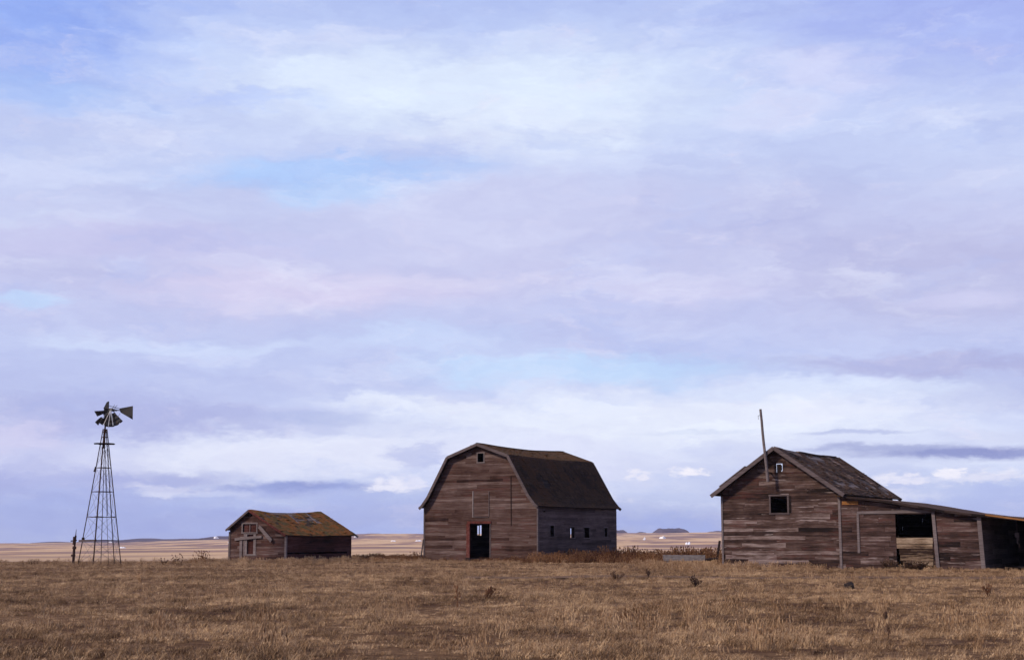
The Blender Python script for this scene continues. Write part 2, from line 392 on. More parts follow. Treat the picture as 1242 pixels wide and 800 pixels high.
hill(235, 300, 649.6, 655, 2600, dome)
hill(40, 250, 653.2, 660, 3000, lambda u: .35+.65*sm(0,.6,u)*sm(0,.1,1-u)+.1*math.sin(u*23))
hill(420, 560, 645.2, 651, 3100, lambda u: .6+.3*math.sin(u*9)*math.sin(math.pi*u))

# patches of old snow far out
sm_, t, b = mat('old_snow', .8); b.inputs['Base Color'].default_value = (.85,.84,.84,1)
tc = t.new('ShaderNodeTexCoord').outputs['Object']; t.put(b.inputs['Base Color'], t.ramp(t.noise(tc, .8, 4), [(.3,(.7,.68,.68)),(.6,(.88,.87,.87))]))
def ground_hit(px, py):
    d = ray(px, py); o = Vector((0, 0, EYE)); y = 20.
    while y < 4000:
        p = o+d*(y/d.y)
        if p.z <= ground_z(p.x, p.y): return p, y
        y *= 1.01
    return o+d*(2000/d.y), 2000
snow = [(804,651.4,7,3,'widest white snow patch, below the flat mesa between barn and cabin'),(834,658.6,5.5,3,'white snow patch nearest the leaning stake left of the cabin'),
        (781.5,653,2.6,3,'tiny white snow patch next to a dark spot just right of the barn'),(149,663.5,6,2,'thin white snow patch right of the windmill legs'),
        (262,651,7,2.2,'white snow patch on the low hill left of the small shed'),(277.5,657.4,2.6,2,'small white snow patch touching the left edge of the small shed'),
        (134,657,3.5,1.6,'faint white snow patch seen between the windmill legs'),(431,650.5,3,2,'small white snow patch just right of the small shed roof'),
        (477,655.4,5.5,1.6,'flat white snow patch midway between small shed and barn'),(507,655.4,7,1.5,'long thin white snow patch beside the left wall of the barn')]
for px, py, wpx, hpx, lb in snow:
    p, Y = ground_hit(px, py+hpx/2); Wm = wpx/1725*Y; Hm = hpx/1725*Y
    m_ = MB(); n_ = 16; top = []
    rings = []
    for k, (rr, zz) in enumerate(((1, -.3), (.97, .25), (.86, .55), (.4, .75))):
        rg = []
        for i in range(n_):
            an = 2*math.pi*i/n_; j = 1+.75*noise.noise(Vector((math.cos(an)*1.7+px, math.sin(an)*1.7, k*.2)))
            rg.append((math.cos(an)*rr*Wm/2*j, math.sin(an)*rr*Wm*.5*j, zz*Hm*(1+1.1*noise.noise(Vector((math.cos(an)*2.+px, math.sin(an)+py, 0))))))
        rings.append(rg)
    for q, s_ in zip(rings, rings[1:]):
        for i in range(n_): j = (i+1) % n_; m_.poly([q[i], q[j], s_[j], s_[i]])
    m_.poly(rings[-1])
    o = m_.build('snow_patch', sm_, smooth=True); o.location = p
    tag(o, lb, 'snow patch', 'snow patches on the far fields')

# ------------------------------------------------------------------ carpentry helpers
def survey(origin, rz):
    """where a sight line meets a wall plane of a building (local coordinates)"""
    Mi = (Matrix.Translation(origin) @ Matrix.Rotation(rz, 4, 'Z')).inverted()
    def f(px, py, axis='y', val=0.):
        o = Mi @ Vector((0, 0, EYE)); d = Mi.to_3x3() @ ray(px, py); i = 'xyz'.index(axis)
        p = o+d*((val-o[i])/d[i]); return p
    return f
def prof_interval(prof, W):
    pk = max(range(len(prof)), key=lambda i: prof[i][1]); L_, R_ = prof[:pk+1], prof[pk:]
    def f(z):
        x0 = interp(z, [(b, a) for a, b in L_]); x1 = interp(z, [(b, a) for a, b in reversed(R_)])
        return max(0, x0), min(W, x1)
    return f
def siding(mb, P, interval, z0, z1, h, openings=(), miss=0., split=(2., 5.), th=.028, rnd=R, toneshift=0., jig=.006, tonefn=None):
    zs = [z0]; 
    while zs[-1] < z1-.02: zs.append(min(z1, zs[-1]+h*rnd.uniform(.85, 1.15)))
    rows = []
    for za, zb in zip(zs, zs[1:]):
        cuts = sorted({za, zb} | {c for o in openings for c in (o[2], o[3]) if za+.015 < c < zb-.015})
        a0, a1 = interval(za); L_ = a1-a0; js = [a0-5]; x = a0-rnd.uniform(0, split[1])
        while x < a1+1: js.append(x); x += rnd.uniform(*split)
        js.append(a1+9); tones = [min(1, max(0, rnd.gauss(.5, .24)+toneshift)) for _ in js]
        tn = [rnd.random() < miss for _ in js]; jz = [rnd.uniform(-jig, jig) for _ in js]
        for ca, cb in zip(cuts, cuts[1:]):
            l0, r0 = interval(ca); l1, r1 = interval(cb-.004)
            for k, (ja, jb) in enumerate(zip(js, js[1:])):
                if tn[k]: continue
                segs = [(ja+.004, jb-.004)]
                for (s0, s1, o0, o1) in openings:
                    if o0 < (ca+cb)/2 < o1:
                        segs = [q for (a_, b_) in segs for q in ((a_, min(b_, s0)), (max(a_, s1), b_)) if q[1]-q[0] > .02]
                for a_, b_ in segs:
                    A0, B0 = max(a_, l0), min(b_, r0); A1, B1 = max(a_, l1), min(b_, r1)
                    if B0-A0 < .02: continue
                    if B1-A1 < .01: m_ = (A1+B1)/2; A1, B1 = m_-.005, m_+.005
                    tv = tones[k] if tonefn is None else min(1, max(0, tones[k]+tonefn((A0+B0)/2, (ca+cb)/2)))
                    n0, n1 = th, th*.45; d = jz[k]
                    bt, tp = ca-.012+d, cb+d*.5
                    mb.hexa([P(A0, bt, n0), P(B0, bt, n0), P(B0, bt, -.005), P(A0, bt, -.005), P(A1, tp, n1), P(B1, tp, n1), P(B1, tp, -.005), P(A1, tp, -.005)], tv)
def shingles(mb, prof, y0, y1, warp, exp_=.19, wid=(.14,.32), hole=None, lift=.012, thick=.018, tonefn=None, rnd=R):
    """courses of shingles on a slope; prof runs from the ridge to the eave as (x, z)"""
    P = [Vector((a, 0, b)) for a, b in prof]; seg = [(q-p).length for p, q in zip(P, P[1:])]; T = sum(seg)
    def pt(s):
        s = max(0, min(T, s))
        for p, q, l in zip(P, P[1:], seg):
            if s <= l+1e-6: return p+(q-p)*(s/l), (q-p).normalized()
            s -= l
        return P[-1], (P[-1]-P[-2]).normalized()
    nrow = int(T/exp_)+1
    for r in range(nrow):
        s0, s1 = r*T/nrow-.03, (r+1)*T/nrow; y = y0-rnd.uniform(0, .1)
        while y < y1:
            wd = rnd.uniform(*wid); ya, yb = max(y, y0), min(y+wd, y1); y += wd
            if yb-ya < .03: continue
            p, d = pt(max(0, s0)); q, d2 = pt(s1+rnd.uniform(-.02, .02)*(1 if r < nrow-1 else 2)); ym = (ya+yb)/2
            if hole and hole(p.x, ym, s1/T): continue
            nrm = Vector((-d2.z, 0, d2.x)); nrm = nrm if nrm.z > 0 else -nrm
            tn = min(1, max(0, rnd.gauss(.45, .2)+(tonefn(p.x, ym, s1/T) if tonefn else 0)))
            lf = lift+rnd.uniform(0, .014)+(rnd.random() < .03)*.05
            a0, a1 = p+nrm*.004, q+nrm*lf
            def w_(v, yy): return Vector((v.x, yy, v.z+warp(v.x, yy)))
            gp_ = .004
            c = [w_(a0, ya+gp_), w_(a1, ya+gp_), w_(a1, yb-gp_), w_(a0, yb-gp_)]
            up = nrm*thick
            mb.hexa([*c, *[k+up for k in c]], tn)
def deck(mb, prof, y0, y1, warp, hole=None, bw=.2, th=.035, dy=.5, rnd=R):
    P = [Vector((a, 0, b)) for a, b in prof]
    for p, q in zip(P, P[1:]):
        n = max(1, round((q-p).length/bw)); d = (q-p).normalized(); nrm = Vector((-d.z, 0, d.x)); nrm = nrm if nrm.z > 0 else -nrm
        for i in range(n):
            a, b_ = p+(q-p)*(i/n), p+(q-p)*((i+.97)/n); tn = rnd.random(); y = y0
            while y < y1-.01:
                ye = min(y1, y+dy)
                if not (hole and hole((a.x+b_.x)/2, (y+ye)/2)):
                    c = [Vector((v.x, yy, v.z+warp(v.x, yy))) for v, yy in ((a, y), (b_, y), (b_, ye), (a, ye))]
                    mb.hexa([*[k-nrm*th for k in c], *c], tn)
                y = ye
def strip_along(mb, pts, w_, h_, t=.5):
    for a, b in zip(pts, pts[1:]): mb.beam(a, b, w_, h_, t)

def frame_trim(mb, P, s0, s1, z0, z1, w_=.09, n0=.03, n1=.055, sides='lrtb', t=.5):
    def bx(a, b, c, d): mb.hexa([P(a,c,n1),P(b,c,n1),P(b,c,n0-.03),P(a,c,n0-.03),P(a,d,n1),P(b,d,n1),P(b,d,n0-.03),P(a,d,n0-.03)], t)
    if 'l' in sides: bx(s0-w_, s0, z0, z1)
    if 'r' in sides: bx(s1, s1+w_, z0, z1)
    if 't' in sides: bx(s0-w_-.02, s1+w_+.02, z1, z1+w_)
    if 'b' in sides: bx(s0-w_-.02, s1+w_+.02, z0-w_, z0)

FR = lambda s, z, n: (s, -n, z)                     # front wall frame (y = 0)

# ================================================================== BARN
BW, BL_ = 9.17, 11.1; BRZ = -math.atan2(.532, .847)
bA = Vector((1.69-.847*BW, 94+.532*BW, 0))
barn = thing('barn', 'big weathered gambrel barn with dark roof and red framed doorway', 'barn', bA, BRZ)
sv = survey(bA, BRZ)
prof = [(-.22,3.66),(.02,3.84),(.50,4.42),(2.12,7.12),(4.585,7.97),(7.05,7.12),(8.67,4.42),(9.15,3.84),(9.39,3.66)]
under = [(a, b-.12) for a, b in prof]
iv = prof_interval(under, BW)
def rect(px0, px1, py0, py1, axis='y', val=0., s=sv):
    pa = s((px0+px1)/2*0+px0, (py0+py1)/2, axis, val); pb = s(px1, (py0+py1)/2, axis, val)
    pt_ = s((px0+px1)/2, py0, axis, val); pbt = s((px0+px1)/2, py1, axis, val); i = 0 if axis == 'y' else 1
    return (min(pa[i], pb[i]), max(pa[i], pb[i]), pbt.z, pt_.z)
o_gw = rect(579.7, 587, 549.4, 560); o_hd = rect(574.6, 593, 596, 626); o_dr = rect(570.2, 594.4, 634.6, 677)
m = MB(); siding(m, FR, iv, -.35, 7.86, .19, [o_gw, o_hd, o_dr], miss=0., split=(3, 8), jig=.010)
m.build('wall', W_BARN, barn)['label'] = 'front gable wall of weathered brown boards'
m = MB(); siding(m, lambda s, z, n: (BW+n, s, z), lambda z: (0, BL_), -.35, 3.82, .19,
    so_ := [rect(666.7,671.4,637,650.3,'x',BW), rect(691,696.3,638.7,651.8,'x',BW), rect(708,714.4,639.3,651.8,'x',BW), rect(732.6,736.2,639.7,650.3,'x',BW), rect(658.6,661,618.5,620.8,'x',BW)])
m.build('wall', W_SIDE, barn)['label'] = 'shaded side wall with four small openings'
slit1 = rect(579, 581, 637, 648.5, 'x', 0.); slit2 = rect(581.9, 584.2, 636.3, 649, 'x', 0.)
m = MB(); siding(m, lambda s, z, n: (-n, s, z), lambda z: (0, BL_), -.35, 3.82, .19, [slit1, slit2])
m.build('wall', W_SIDE, barn)
bslit = rect(690.8, 693.2, 640, 653, 'y', BL_)
m = MB(); siding(m, lambda s, z, n: (s, BL_+n, z), iv, -.35, 7.86, .19, [bslit])
m.build('wall', W_BARN, barn)
def bwarp(x, y): 
    return -.15*math.sin(math.pi*min(1,max(0,y/BL_)))*(1-abs(x-4.585)/5.2) + .02*noise.noise(Vector((x*.7, y*.5, 4)))
m = MB(); deck(m, prof, -.35, BL_+.27, bwarp); rf = m.build('roof', W_DARK, barn)
RP = prof[4:]; LP = prof[:5][::-1]
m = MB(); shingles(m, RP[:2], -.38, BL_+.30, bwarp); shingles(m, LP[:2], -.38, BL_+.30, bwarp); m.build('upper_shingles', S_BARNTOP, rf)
m = MB(); bh = lambda x, y, f: noise.fractal(Vector((f*3, y*.5, 71)), 1, 2, 5) > .62
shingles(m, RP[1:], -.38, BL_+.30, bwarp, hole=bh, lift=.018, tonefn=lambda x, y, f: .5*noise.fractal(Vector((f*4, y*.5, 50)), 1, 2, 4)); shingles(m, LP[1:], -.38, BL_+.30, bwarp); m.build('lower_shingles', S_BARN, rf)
m = MB()
for i in range(14):
    ya, yb = -.38+i*.86, -.38+(i+1)*.86
    if yb > BL_+.30: yb = BL_+.30
    for sgn in (-1, 1):
        m.poly([(4.585, ya, 8.03+bwarp(4.585,ya)), (4.585, yb, 8.03+bwarp(4.585,yb)), (4.585+sgn*.16, yb, 7.985+bwarp(4.585,yb)), (4.585+sgn*.16, ya, 7.985+bwarp(4.585,ya))], R.random())
m.build('ridge_cap', S_BARN, rf)
for yy in (-.40, BL_+.32):
    m = MB(); pts = [(a, yy, b-.07+bwarp(a, 0)) for a, b in prof]; strip_along(m, pts, .045, .19); m.build('rake_board', W_RAKE, barn)
for xx in (-.012, BW+.012):
    m = MB(); m.box(xx-.05, xx+.05, -.055, .06, 0, 3.7); m.build('corner_board', W_RAKE, barn)
m = MB(); m.box(BW+.033, BW+.06, -.06, .09, 0, 3.68); m.build('corner_board', W_TRIM, barn)
# gable window, loft door, doorway
wf_ = MB(); frame_trim(wf_, FR, *o_gw, w_=.075); wn = wf_.build('window_frame', W_TRIM, barn)
m = MB(); a, b_, c, d = o_hd
for i in range(7):
    z_ = c+(d-c)*i/7; m.box(a+.01, b_-.01, -.03, .02, z_+.006, z_+(d-c)/7-.004, R.uniform(.35, .8))
ld = m.build('loft_door', W_BARN, barn); ld['label'] = 'boarded loft door above the doorway'
m = MB(); m.box(a-.07, a+.0, -.065, -.03, c-.05, d+.05, .9); m.build('door_trim', W_TRIM, ld)
m = MB(); m.box(b_, b_+.05, -.06, -.03, c, d); m.box(a, b_, -.06, -.03, c-.07, c, .2); m.build('door_trim', W_RAKE, ld)
a, b_, c, d = o_dr
dn_ = MB(); dn_.box(a-.27, a-.0, -.07, .03, .05, d+.0); dn_.box(a-.2, b_+.12, -.075, .03, d, d+.16); df = dn_.build('door_frame', W_RED, barn); df['label'] = 'red painted door frame'
m = MB(); m.box(b_, b_+.07, -.06, .03, .05, d); m.build('door_jamb', W_RAKE, barn)
m = MB(); m.box(a-.3, a+.05, -.10, .05, .0, .28); m.box(a, b_, -.05, .1, 0, .22, .3); m.build('door_sill', W_DARK, barn)
m = MB(); p = sv(620, 577); q = sv(620.4, 637); m.beam((p.x, -.045, p.z), (q.x, -.045, q.z), .05, .03); m.build('batten', W_DARK, barn)
for o_ in so_[:4]:
    m = MB(); frame_trim(m, lambda s, z, n: (BW+n, s, z), *o_, w_=.06); m.build('window_frame', W_RAKE, barn)
m = MB(); a, b_, c, d = so_[1]; m.beam((BW-.02, b_-.42*(b_-a), c), (BW-.02, b_-.42*(b_-a), d), .1, .05); m.build('window_post', W_DARK, barn)
# slanting prop at the left corner
m = MB(); p = sv(513.2, 680); m.beam((-.30, -.05, 0), (-.06, -.05, 1.5), .07, .07); m.build('prop', W_RAKE, barn)

# ================================================================== CABIN WITH LEAN-TO
CW, CL = 6.45, 11.0; CRZ = -math.atan2(.489, .872)
cB = Vector((17.07, 74, 0)); cA = Vector((17.07-.872*CW, 74+.489*CW, 0))
cab = thing('cabin', 'weathered board cabin with patchy shingle roof, tall crooked pole and long lean-to at the right', 'cabin', cA, CRZ)
cv = survey(cA, CRZ)
cprof = [(-.47,3.90),(3.14,6.42),(6.85,3.86)]
civ = prof_interval([(a, b-.12) for a, b in cprof], CW)
rc = lambda *a: rect(*a, s=cv)
w_c = rc(935,955.2,601.3,621.5); h_c = rc(941.8,949.3,561.8,572.8)
def ctone(s, z): return .18*sm(1.6, .6, z) if z < 1.6 else 0
m = MB(); siding(m, FR, civ, .06, 6.28, .22, [w_c, h_c], miss=0., split=(1.8, 5.), jig=.016, tonefn=lambda s, z: (.16 if z < 1.3 and s < 3.9 else 0)+(.12 if 3.0 < z < 3.7 else 0))
m.build('wall', W_CAB, cab)['label'] = 'front gable wall of peeling brown boards'
m = MB(); siding(m, lambda s, z, n: (-n, s, z), lambda z: (0, CL), .06, 3.95, .22); m.build('wall', W_CAB, cab)
m = MB(); siding(m, lambda s, z, n: (s, CL+n, z), civ, .06, 6.28, .22); m.build('wall', W_CAB, cab)
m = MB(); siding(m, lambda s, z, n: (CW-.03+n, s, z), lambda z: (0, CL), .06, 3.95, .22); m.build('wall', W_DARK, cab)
def cwarp(x, y): return -.10*math.sin(math.pi*min(1,max(0,y/CL)))*(1-abs(x-3.14)/4) + .03*noise.noise(Vector((x*.8, y*.6, 14)))
hp = cv(945.5, 567.3); hd_ = None
# the gable hole looks out through a hole in the far slope
def lhole(x, y, *k):
    o = cv(945.5, 567.3, 'y', 0); e = cv(945.5, 567.3, 'y', 1.); dx = e-o
    # height of slope at x
    yy = (x-o.x)/dx.x if dx.x else 0
    return x < 2.6 and abs(y-3.2) < 1.9 and 1.2 < x
m = MB(); deck(m, cprof[:2][::-1], -.42, CL+.4, cwarp, lhole); deck(m, cprof[1:], -.42, CL+.4, cwarp); crf = m.build('roof', W_DECK, cab)
def rhole(x, y, f):
    v = noise.fractal(Vector((f*3.2, y*.55+f*1.2, 5)), 1, 2, 4)
    return v > .30 or (f < .10 and 1.0 < y < 3.6) 
def rtone(x, y, f):
    v = noise.fractal(Vector((f*2.6, y*.8-f*2.5, 15)), 1, 2, 4)
    return .8*sm(.04, .32, v)*(1 if y < 9 else .5)-.25*sm(.0, .3, -v)
m = MB(); shingles(m, cprof[1:], -.46, CL+.44, cwarp, hole=rhole, tonefn=rtone, lift=.02); shingles(m, cprof[:2][::-1], -.2, CL+.44, cwarp, hole=lambda x, y, f: lhole(x, y))
m.build('shingles', S_CAB, crf)
for k in range(46): 
    m = MB()                                   # curled, half loose shingles standing off the slope
    f = R.uniform(.03, .97); y = R.uniform(-.3, CL); x = 3.14+f*3.7; z = 6.42-f*2.56+cwarp(x, y)+.05
    m.beam((x, y, z), (x+.2, y+R.uniform(-.1,.1), z-.13+R.uniform(0,.09)), R.uniform(.1,.25), .012, R.random()); m.build('loose_shingle', S_CAB, crf)
m = MB()
for k in range(9):
    y = 3.6+k*.8; m.beam((3.14, y, 6.45+cwarp(3.14, y)), (3.14, y+.78, 6.45+cwarp(3.14, y+.8)), .2, .05, R.random())
m.build('ridge_cap', S_CAB, crf)
for (x0, z0), (x1, z1) in ((cprof[0], cprof[1]), (cprof[1], cprof[2])):
    for yy in (-.48, CL+.46):
        m = MB(); m.beam((x0, yy, z0-.06), (x1, yy, z1-.06), .045, .2); m.build('rake_board', W_RAKE, cab)
# second layer sticking out at the lower left slope
m = MB(); m.beam((.0, -.2, 4.36), (1.5, -.2, 5.42), .5, .05); m.build('roof_patch', W_RAKE, cab)
for xx, ww in ((-.01, .10), (CW+.02, .13)):
    m = MB(); m.box(xx-ww/2, xx+ww/2, -.065, .06, 0, 3.85); m.build('corner_board', W_TRIM, cab)
m = MB(); frame_trim(m, FR, *w_c, w_=.085); m.build('window_frame', W_RAKE, cab)
m = MB(); a, b_, c, d = w_c; m.box(b_-.02, b_+.2, -.05, -.02, c, d, .1); m.build('shutter_remnant', W_DARK, cab)
m = MB(); a, b_, c, d = h_c; xm, zm = (a+b_)/2, (c+d)/2
m.box(a+.06, b_-.04, -.02, .02, zm-.13, zm+.15, .2); m.box(xm-.14, xm+.09, -.03, .01, c, d-.04, .3); m.build('broken_sash', W_DARK, cab)
# pole nailed to the gable
pt_, pb_ = cv(922.3, 496, 'y', -.62), cv(931.3, 584, 'y', -.56)
m = MB(); prev = pb_
for k in range(1, 7):
    q = pb_.lerp(pt_, k/6); q.x += .012*math.sin(k*1.3)*(k < 6); m.tube(prev, q, .088-.003*k, .085-.003*k, 8, cap=True); prev = q
pol = m.build('pole', W_TRIM, cab); pol['label'] = 'tall crooked pole rising past the roof'
m = MB(); m.tube(pt_+Vector((-.14,0,-.35)), pt_+Vector((.05,0,-.3)), .012, .012, 5); m.tube(pt_+Vector((-.14,0,-.35)), pt_+Vector((-.12,0,-.55)), .01, .01, 5); m.build('wire_hook', W_DARK, pol)
m = MB(); m.beam(pb_+Vector((0,.1,.5)), pb_+Vector((0,.55,.5)), .06, .06); m.build('bracket', W_DARK, pol)

# lean-to (continues the front to the right); local x from CW on
def lx(px, py=660): return cv(px, py).x
def ltop(x): return 3.80-(x-CW)*(1.32/9.13)
L1 = lx(1189); LE = CW+13.0
liv = lambda z: (CW+.06, min(L1, CW+(3.72-z)*(9.13/1.32)) if z > 2.6 else L1)
o_d = rc(1087, 1132, 622.5, 689.5)
m = MB(); siding(m, FR, liv, .05, 3.70, .24, [o_d], miss=.0, split=(1.2, 3.4), jig=.012)
lw = m.build('lean_to_wall', W_LEAN, cab)
m = MB(); siding(m, lambda s, z, n: (L1+n, s, z), lambda z: (0, 10.4), .05, ltop(L1)-.1, .24); m.build('lean_to_wall', W_TRIM, cab)
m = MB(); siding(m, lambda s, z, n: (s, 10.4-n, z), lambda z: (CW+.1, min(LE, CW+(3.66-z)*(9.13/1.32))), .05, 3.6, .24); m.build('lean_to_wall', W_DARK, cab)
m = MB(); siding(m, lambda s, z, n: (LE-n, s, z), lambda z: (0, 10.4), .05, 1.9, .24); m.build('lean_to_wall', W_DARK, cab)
def lwarp(x, y): return .05*math.sin(x*.9)+.02*noise.noise(Vector((x*1.5, y, 3)))-.03
m = MB()
n_ = 32
for i in range(n_):
    xa, xb = CW-.1+(LE+.3-CW)*i/n_, CW-.1+(LE+.3-CW)*(i+1)/n_
    if xa > CW+9.8: pass
    za, zb = ltop(xa)+lwarp(xa, 0), ltop(xb)+lwarp(xb, 0)
    m.hexa([(xa,-.32,za),(xb,-.32,zb),(xb,10.8,zb),(xa,10.8,za),(xa,-.32,za+.06),(xb,-.32,zb+.06),(xb,10.8,zb+.06),(xa,10.8,za+.06)], R.uniform(.2,.5))
lrf = m.build('lean_to_roof', S_CAB, cab)
m = MB()
for i in range(9):
    xa, xb = CW+.25+i*1.3, CW+.25+(i+1)*1.3-.01
    m.beam((xa, -.345, ltop(xa)+lwarp(xa,0)+.0), (xb, -.345, ltop(xb)+lwarp(xb,0)+.0), .03, .11, R.random())
m.build('fascia', W_DARK, lrf)
m = MB(); xa, xb = lx(1197,630), lx(1250,630); m.beam((xa, -.37, ltop(xa)+.02), (xb, -.37, ltop(xb)+.02), .02, .07); m.build('fascia', W_ORG, lrf)
xa, xb = lx(1193,625), lx(1219,630); m = MB(); m.beam((xa, -.38, ltop(xa)+.085), (xb, -.38, ltop(xb)+.095), .06, .03); m.build('loose_strip', W_TRIM, lrf)
# trim of the lean-to front
hz = cv(1087, 620.5).z
m = MB(); a, b_ = lx(1041), lx(1135); m.beam((a, -.045, hz-.02), (b_, -.045, hz+.03), .03, .15); m.build('header_board', W_TRIM, cab)
m = MB(); a = lx(1041.8); m.box(a-.06, a+.06, -.06, -.025, .85, hz-.08); m.build('trim_board', W_TRIM, cab)
m = MB(); a = lx(1135.5); m.hexa([(a-.02,-.09,0),(a+.15,-.09,0),(a+.15,.0,0),(a-.02,.0,0),(a-.16,-.09,hz+.02),(a+.0,-.09,hz+.02),(a+.0,.0,hz+.02),(a-.16,.0,hz+.02)]); m.build('door_post', W_TRIM, cab)
m = MB(); a = L1; m.hexa([(a+.02,-.1,0),(a+.22,-.1,0),(a+.22,.06,0),(a+.02,.06,0),(a-.1,-.1,ltop(a)-.05),(a+.1,-.1,ltop(a)-.05),(a+.1,.06,ltop(a)-.05),(a-.1,.06,ltop(a)-.05)]); m.build('corner_post', W_TRIM, cab)
m = MB(); r_ = rc(1021.5, 1041, 607.5, 611.5); m.box(r_[0], r_[1], -.05, -.02, r_[2], r_[3]); m.build('patch_board', W_ORG, cab)
for xx in (CW+9.9, LE-.1):
    m = MB(); m.box(xx-.08, xx+.08, -.02, .14, 0, ltop(xx)-.02); m.build('roof_post', W_DARK, cab)
# half door of bare pine boards, jagged at the foot
a, b_, c, d = rc(1088, 1132, 651.5, 687); m = MB(); k = 5; zs = [c+.30, c+.56, c+.78, c+1.02, c+1.24, d]
hts = [cv(1100, y_).z for y_ in (685.5, 680.5, 672.5, 665, 659.5, 651.5)]
for i, (za, zb) in enumerate(zip(hts, hts[1:])):
    tl = [.75, .45, .15, .6, .8][i]; xa = a+[.30,.16,.12,.0,.0][i]; xb = b_-[.02,.0,.02,.02,.0][i]
    nseg = 6
    for j in range(nseg):
        u0, u1 = xa+(xb-xa)*j/nseg, xa+(xb-xa)*(j+1)/nseg
        g0, g1 = [.02*noise.noise(Vector((u*3, i*7., 1))) for u in (u0, u1)]
        if i == 0: g0, g1 = -.10*j/nseg+.10+.05*math.sin(j*2.), -.10*(j+1)/nseg+.10+.05*math.sin((j+1)*2.)
        g1 *= 1.; tl_ = min(1, max(0, tl+R.uniform(-.25,.25)))
        m.hexa([(u0,-.03,za+.022+g0),(u1,-.03,za+.012+g1),(u1,.01,za+.012+g1),(u0,.01,za+.012+g0),(u0,-.03,zb-.004),(u1,-.03,zb-.004),(u1,.01,zb-.004),(u0,.01,zb-.004)], tl)
hdoor = m.build('half_door', W_YEL, cab); hdoor['label'] = 'bare yellowish half door with broken foot'
# junk hung in the open bay
p = cv(1233.5, 648, 'y', 1.2)
hk = thing('hanging_bracket', 'pale cross shaped bracket hanging in the dark open bay at the right edge', 'bracket', cab.matrix_world @ p if False else (Matrix.Translation(cA) @ Matrix.Rotation(CRZ, 4, 'Z')) @ p, CRZ)
m = MB(); m.box(-.10,.10,-.03,.03,-.12,.10); m.build('plate', W_RAKE, hk)
m = MB(); m.box(-.02,.03,-.02,.02,-.45,-.12); m.box(.06,.09,-.02,.02,-.3,-.12); m.build('strap', W_RAKE, hk)
m = MB(); m.tube((0,0,.1),(0,0,ltop(p.x)-p.z),.012,.012,6); m.build('wire', W_RAKE, hk)

# ================================================================== SMALL SHED
SW, SL = 4.73, 7.05; SRZ = -math.atan2(.5, .866)
sB = Vector((-14.61, 92, 0)); sA = Vector((-14.61-.866*SW, 92+.5*SW, 0))
shd = thing('shed', 'small sagging shed with mossy rust coloured roof, between windmill and barn', 'shed', sA, SRZ)
ss = survey(sA, SRZ); rx_ = SW-2.97
sprof = [(-.16,2.12),(rx_,3.42),(SW+.15,1.78)]
siv0 = prof_interval([(a, b-.07) for a, b in sprof], SW)
rs_ = lambda *a: rect(*a, s=ss)
o_w = rs_(295,311.5,635,645); o_s = rs_(297.5,309.5,647.5,671.5)
m = MB(); siding(m, FR, siv0, -.3, 3.33, .17, [o_w, o_s], miss=0., split=(1., 3.), jig=.01); m.build('wall', W_SHED, shd)
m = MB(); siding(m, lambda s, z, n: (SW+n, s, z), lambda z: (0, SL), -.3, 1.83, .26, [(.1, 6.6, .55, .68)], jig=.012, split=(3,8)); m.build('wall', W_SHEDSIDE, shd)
m = MB(); siding(m, lambda s, z, n: (-n, s, z), lambda z: (0, SL), -.3, 2.15, .2); m.build('wall', W_SHED, shd)
m = MB(); siding(m, lambda s, z, n: (s, SL+n, z), siv0, -.3, 3.33, .2); m.build('wall', W_SHED, shd)
def swarp(x, y):
    q = math.sin(math.pi*min(1, max(0, y/SL))); return -q*(.17-.03*abs(x-rx_)) + .03*noise.noise(Vector((x*.9, y*.7, 24)))
m = MB(); deck(m, sprof, -.2, SL+.35, swarp); srf = m.build('roof', W_DECK, shd)
def shole(x, y, f):
    return (abs(y-(3.7-f*.4)) < .28 and f < .42) or (abs(y-(5.6-f*.4)) < .22 and .12 < f < .5) or noise.fractal(Vector((f*2, y*.6, 44)), 1, 2, 3) > .42 or (f < .1 and 1.5 < y < 4.5)
m = MB(); shingles(m, sprof[1:], -.24, SL+.38, swarp, hole=shole, exp_=.16); shingles(m, sprof[:2][::-1], -.24, SL+.38, swarp, exp_=.16); m.build('shingles', S_SHED, srf)
for y_ in (3.35, 5.35):
    m = MB(); m.beam((rx_+.1, y_+.25, 3.42+swarp(rx_, y_)-.01), (rx_+1.5, y_-.2, 3.42-1.5*.53+swarp(rx_+1.5, y_)+.05), .06, .03); m.build('batten', W_TRIM, srf)
m = MB(); m.beam((SW-.35, SL+.41, 2.00), (SW+.28, SL+.41, 1.66), .04, .13); m.build('rake_board', W_TRIM, shd)
for (x0, z0), (x1, z1) in ((sprof[0], sprof[1]), (sprof[1], sprof[2])):
    m = MB(); m.beam((x0, -.27, z0-.04), (x1, -.27, z1-.04), .04, .13); m.build('rake_board', W_RED if x0 > 1 else W_RAKE, shd)
for xx in (0, SW):
    m = MB(); m.box(xx-.07, xx+.07, -.06, .05, 0, 1.85 if xx else 2.0); m.build('corner_board', W_TRIM if xx else W_RAKE, shd)
m = MB(); frame_trim(m, FR, *o_w, w_=.09); wfr = m.build('window_frame', W_TRIM, shd)
a, b_, c, d = o_w; m = MB(); m.box((a+b_)/2-.02, (a+b_)/2+.02, -.02, .02, c, d); m.build('mullion', W_TRIM, wfr)
a, b_, c, d = o_s; m = MB(); frame_trim(m, FR, a, b_, c, d, w_=.10); m.box(a, a+.17, -.045, .0, c, d, .7); m.box(b_-.12, b_, -.045, .0, c, d, .6); m.build('door', W_TRIM, shd)['label'] = 'narrow grey door of upright boards'
m = MB()
for (a, b_, c, d) in (o_w, o_s):
    k = 3
    for i in range(k): m.box(a+(b_-a)*i/k+.01, a+(b_-a)*(i+1)/k-.008, .05+.01*(i % 2), .09, c, d, R.uniform(.3, .6))
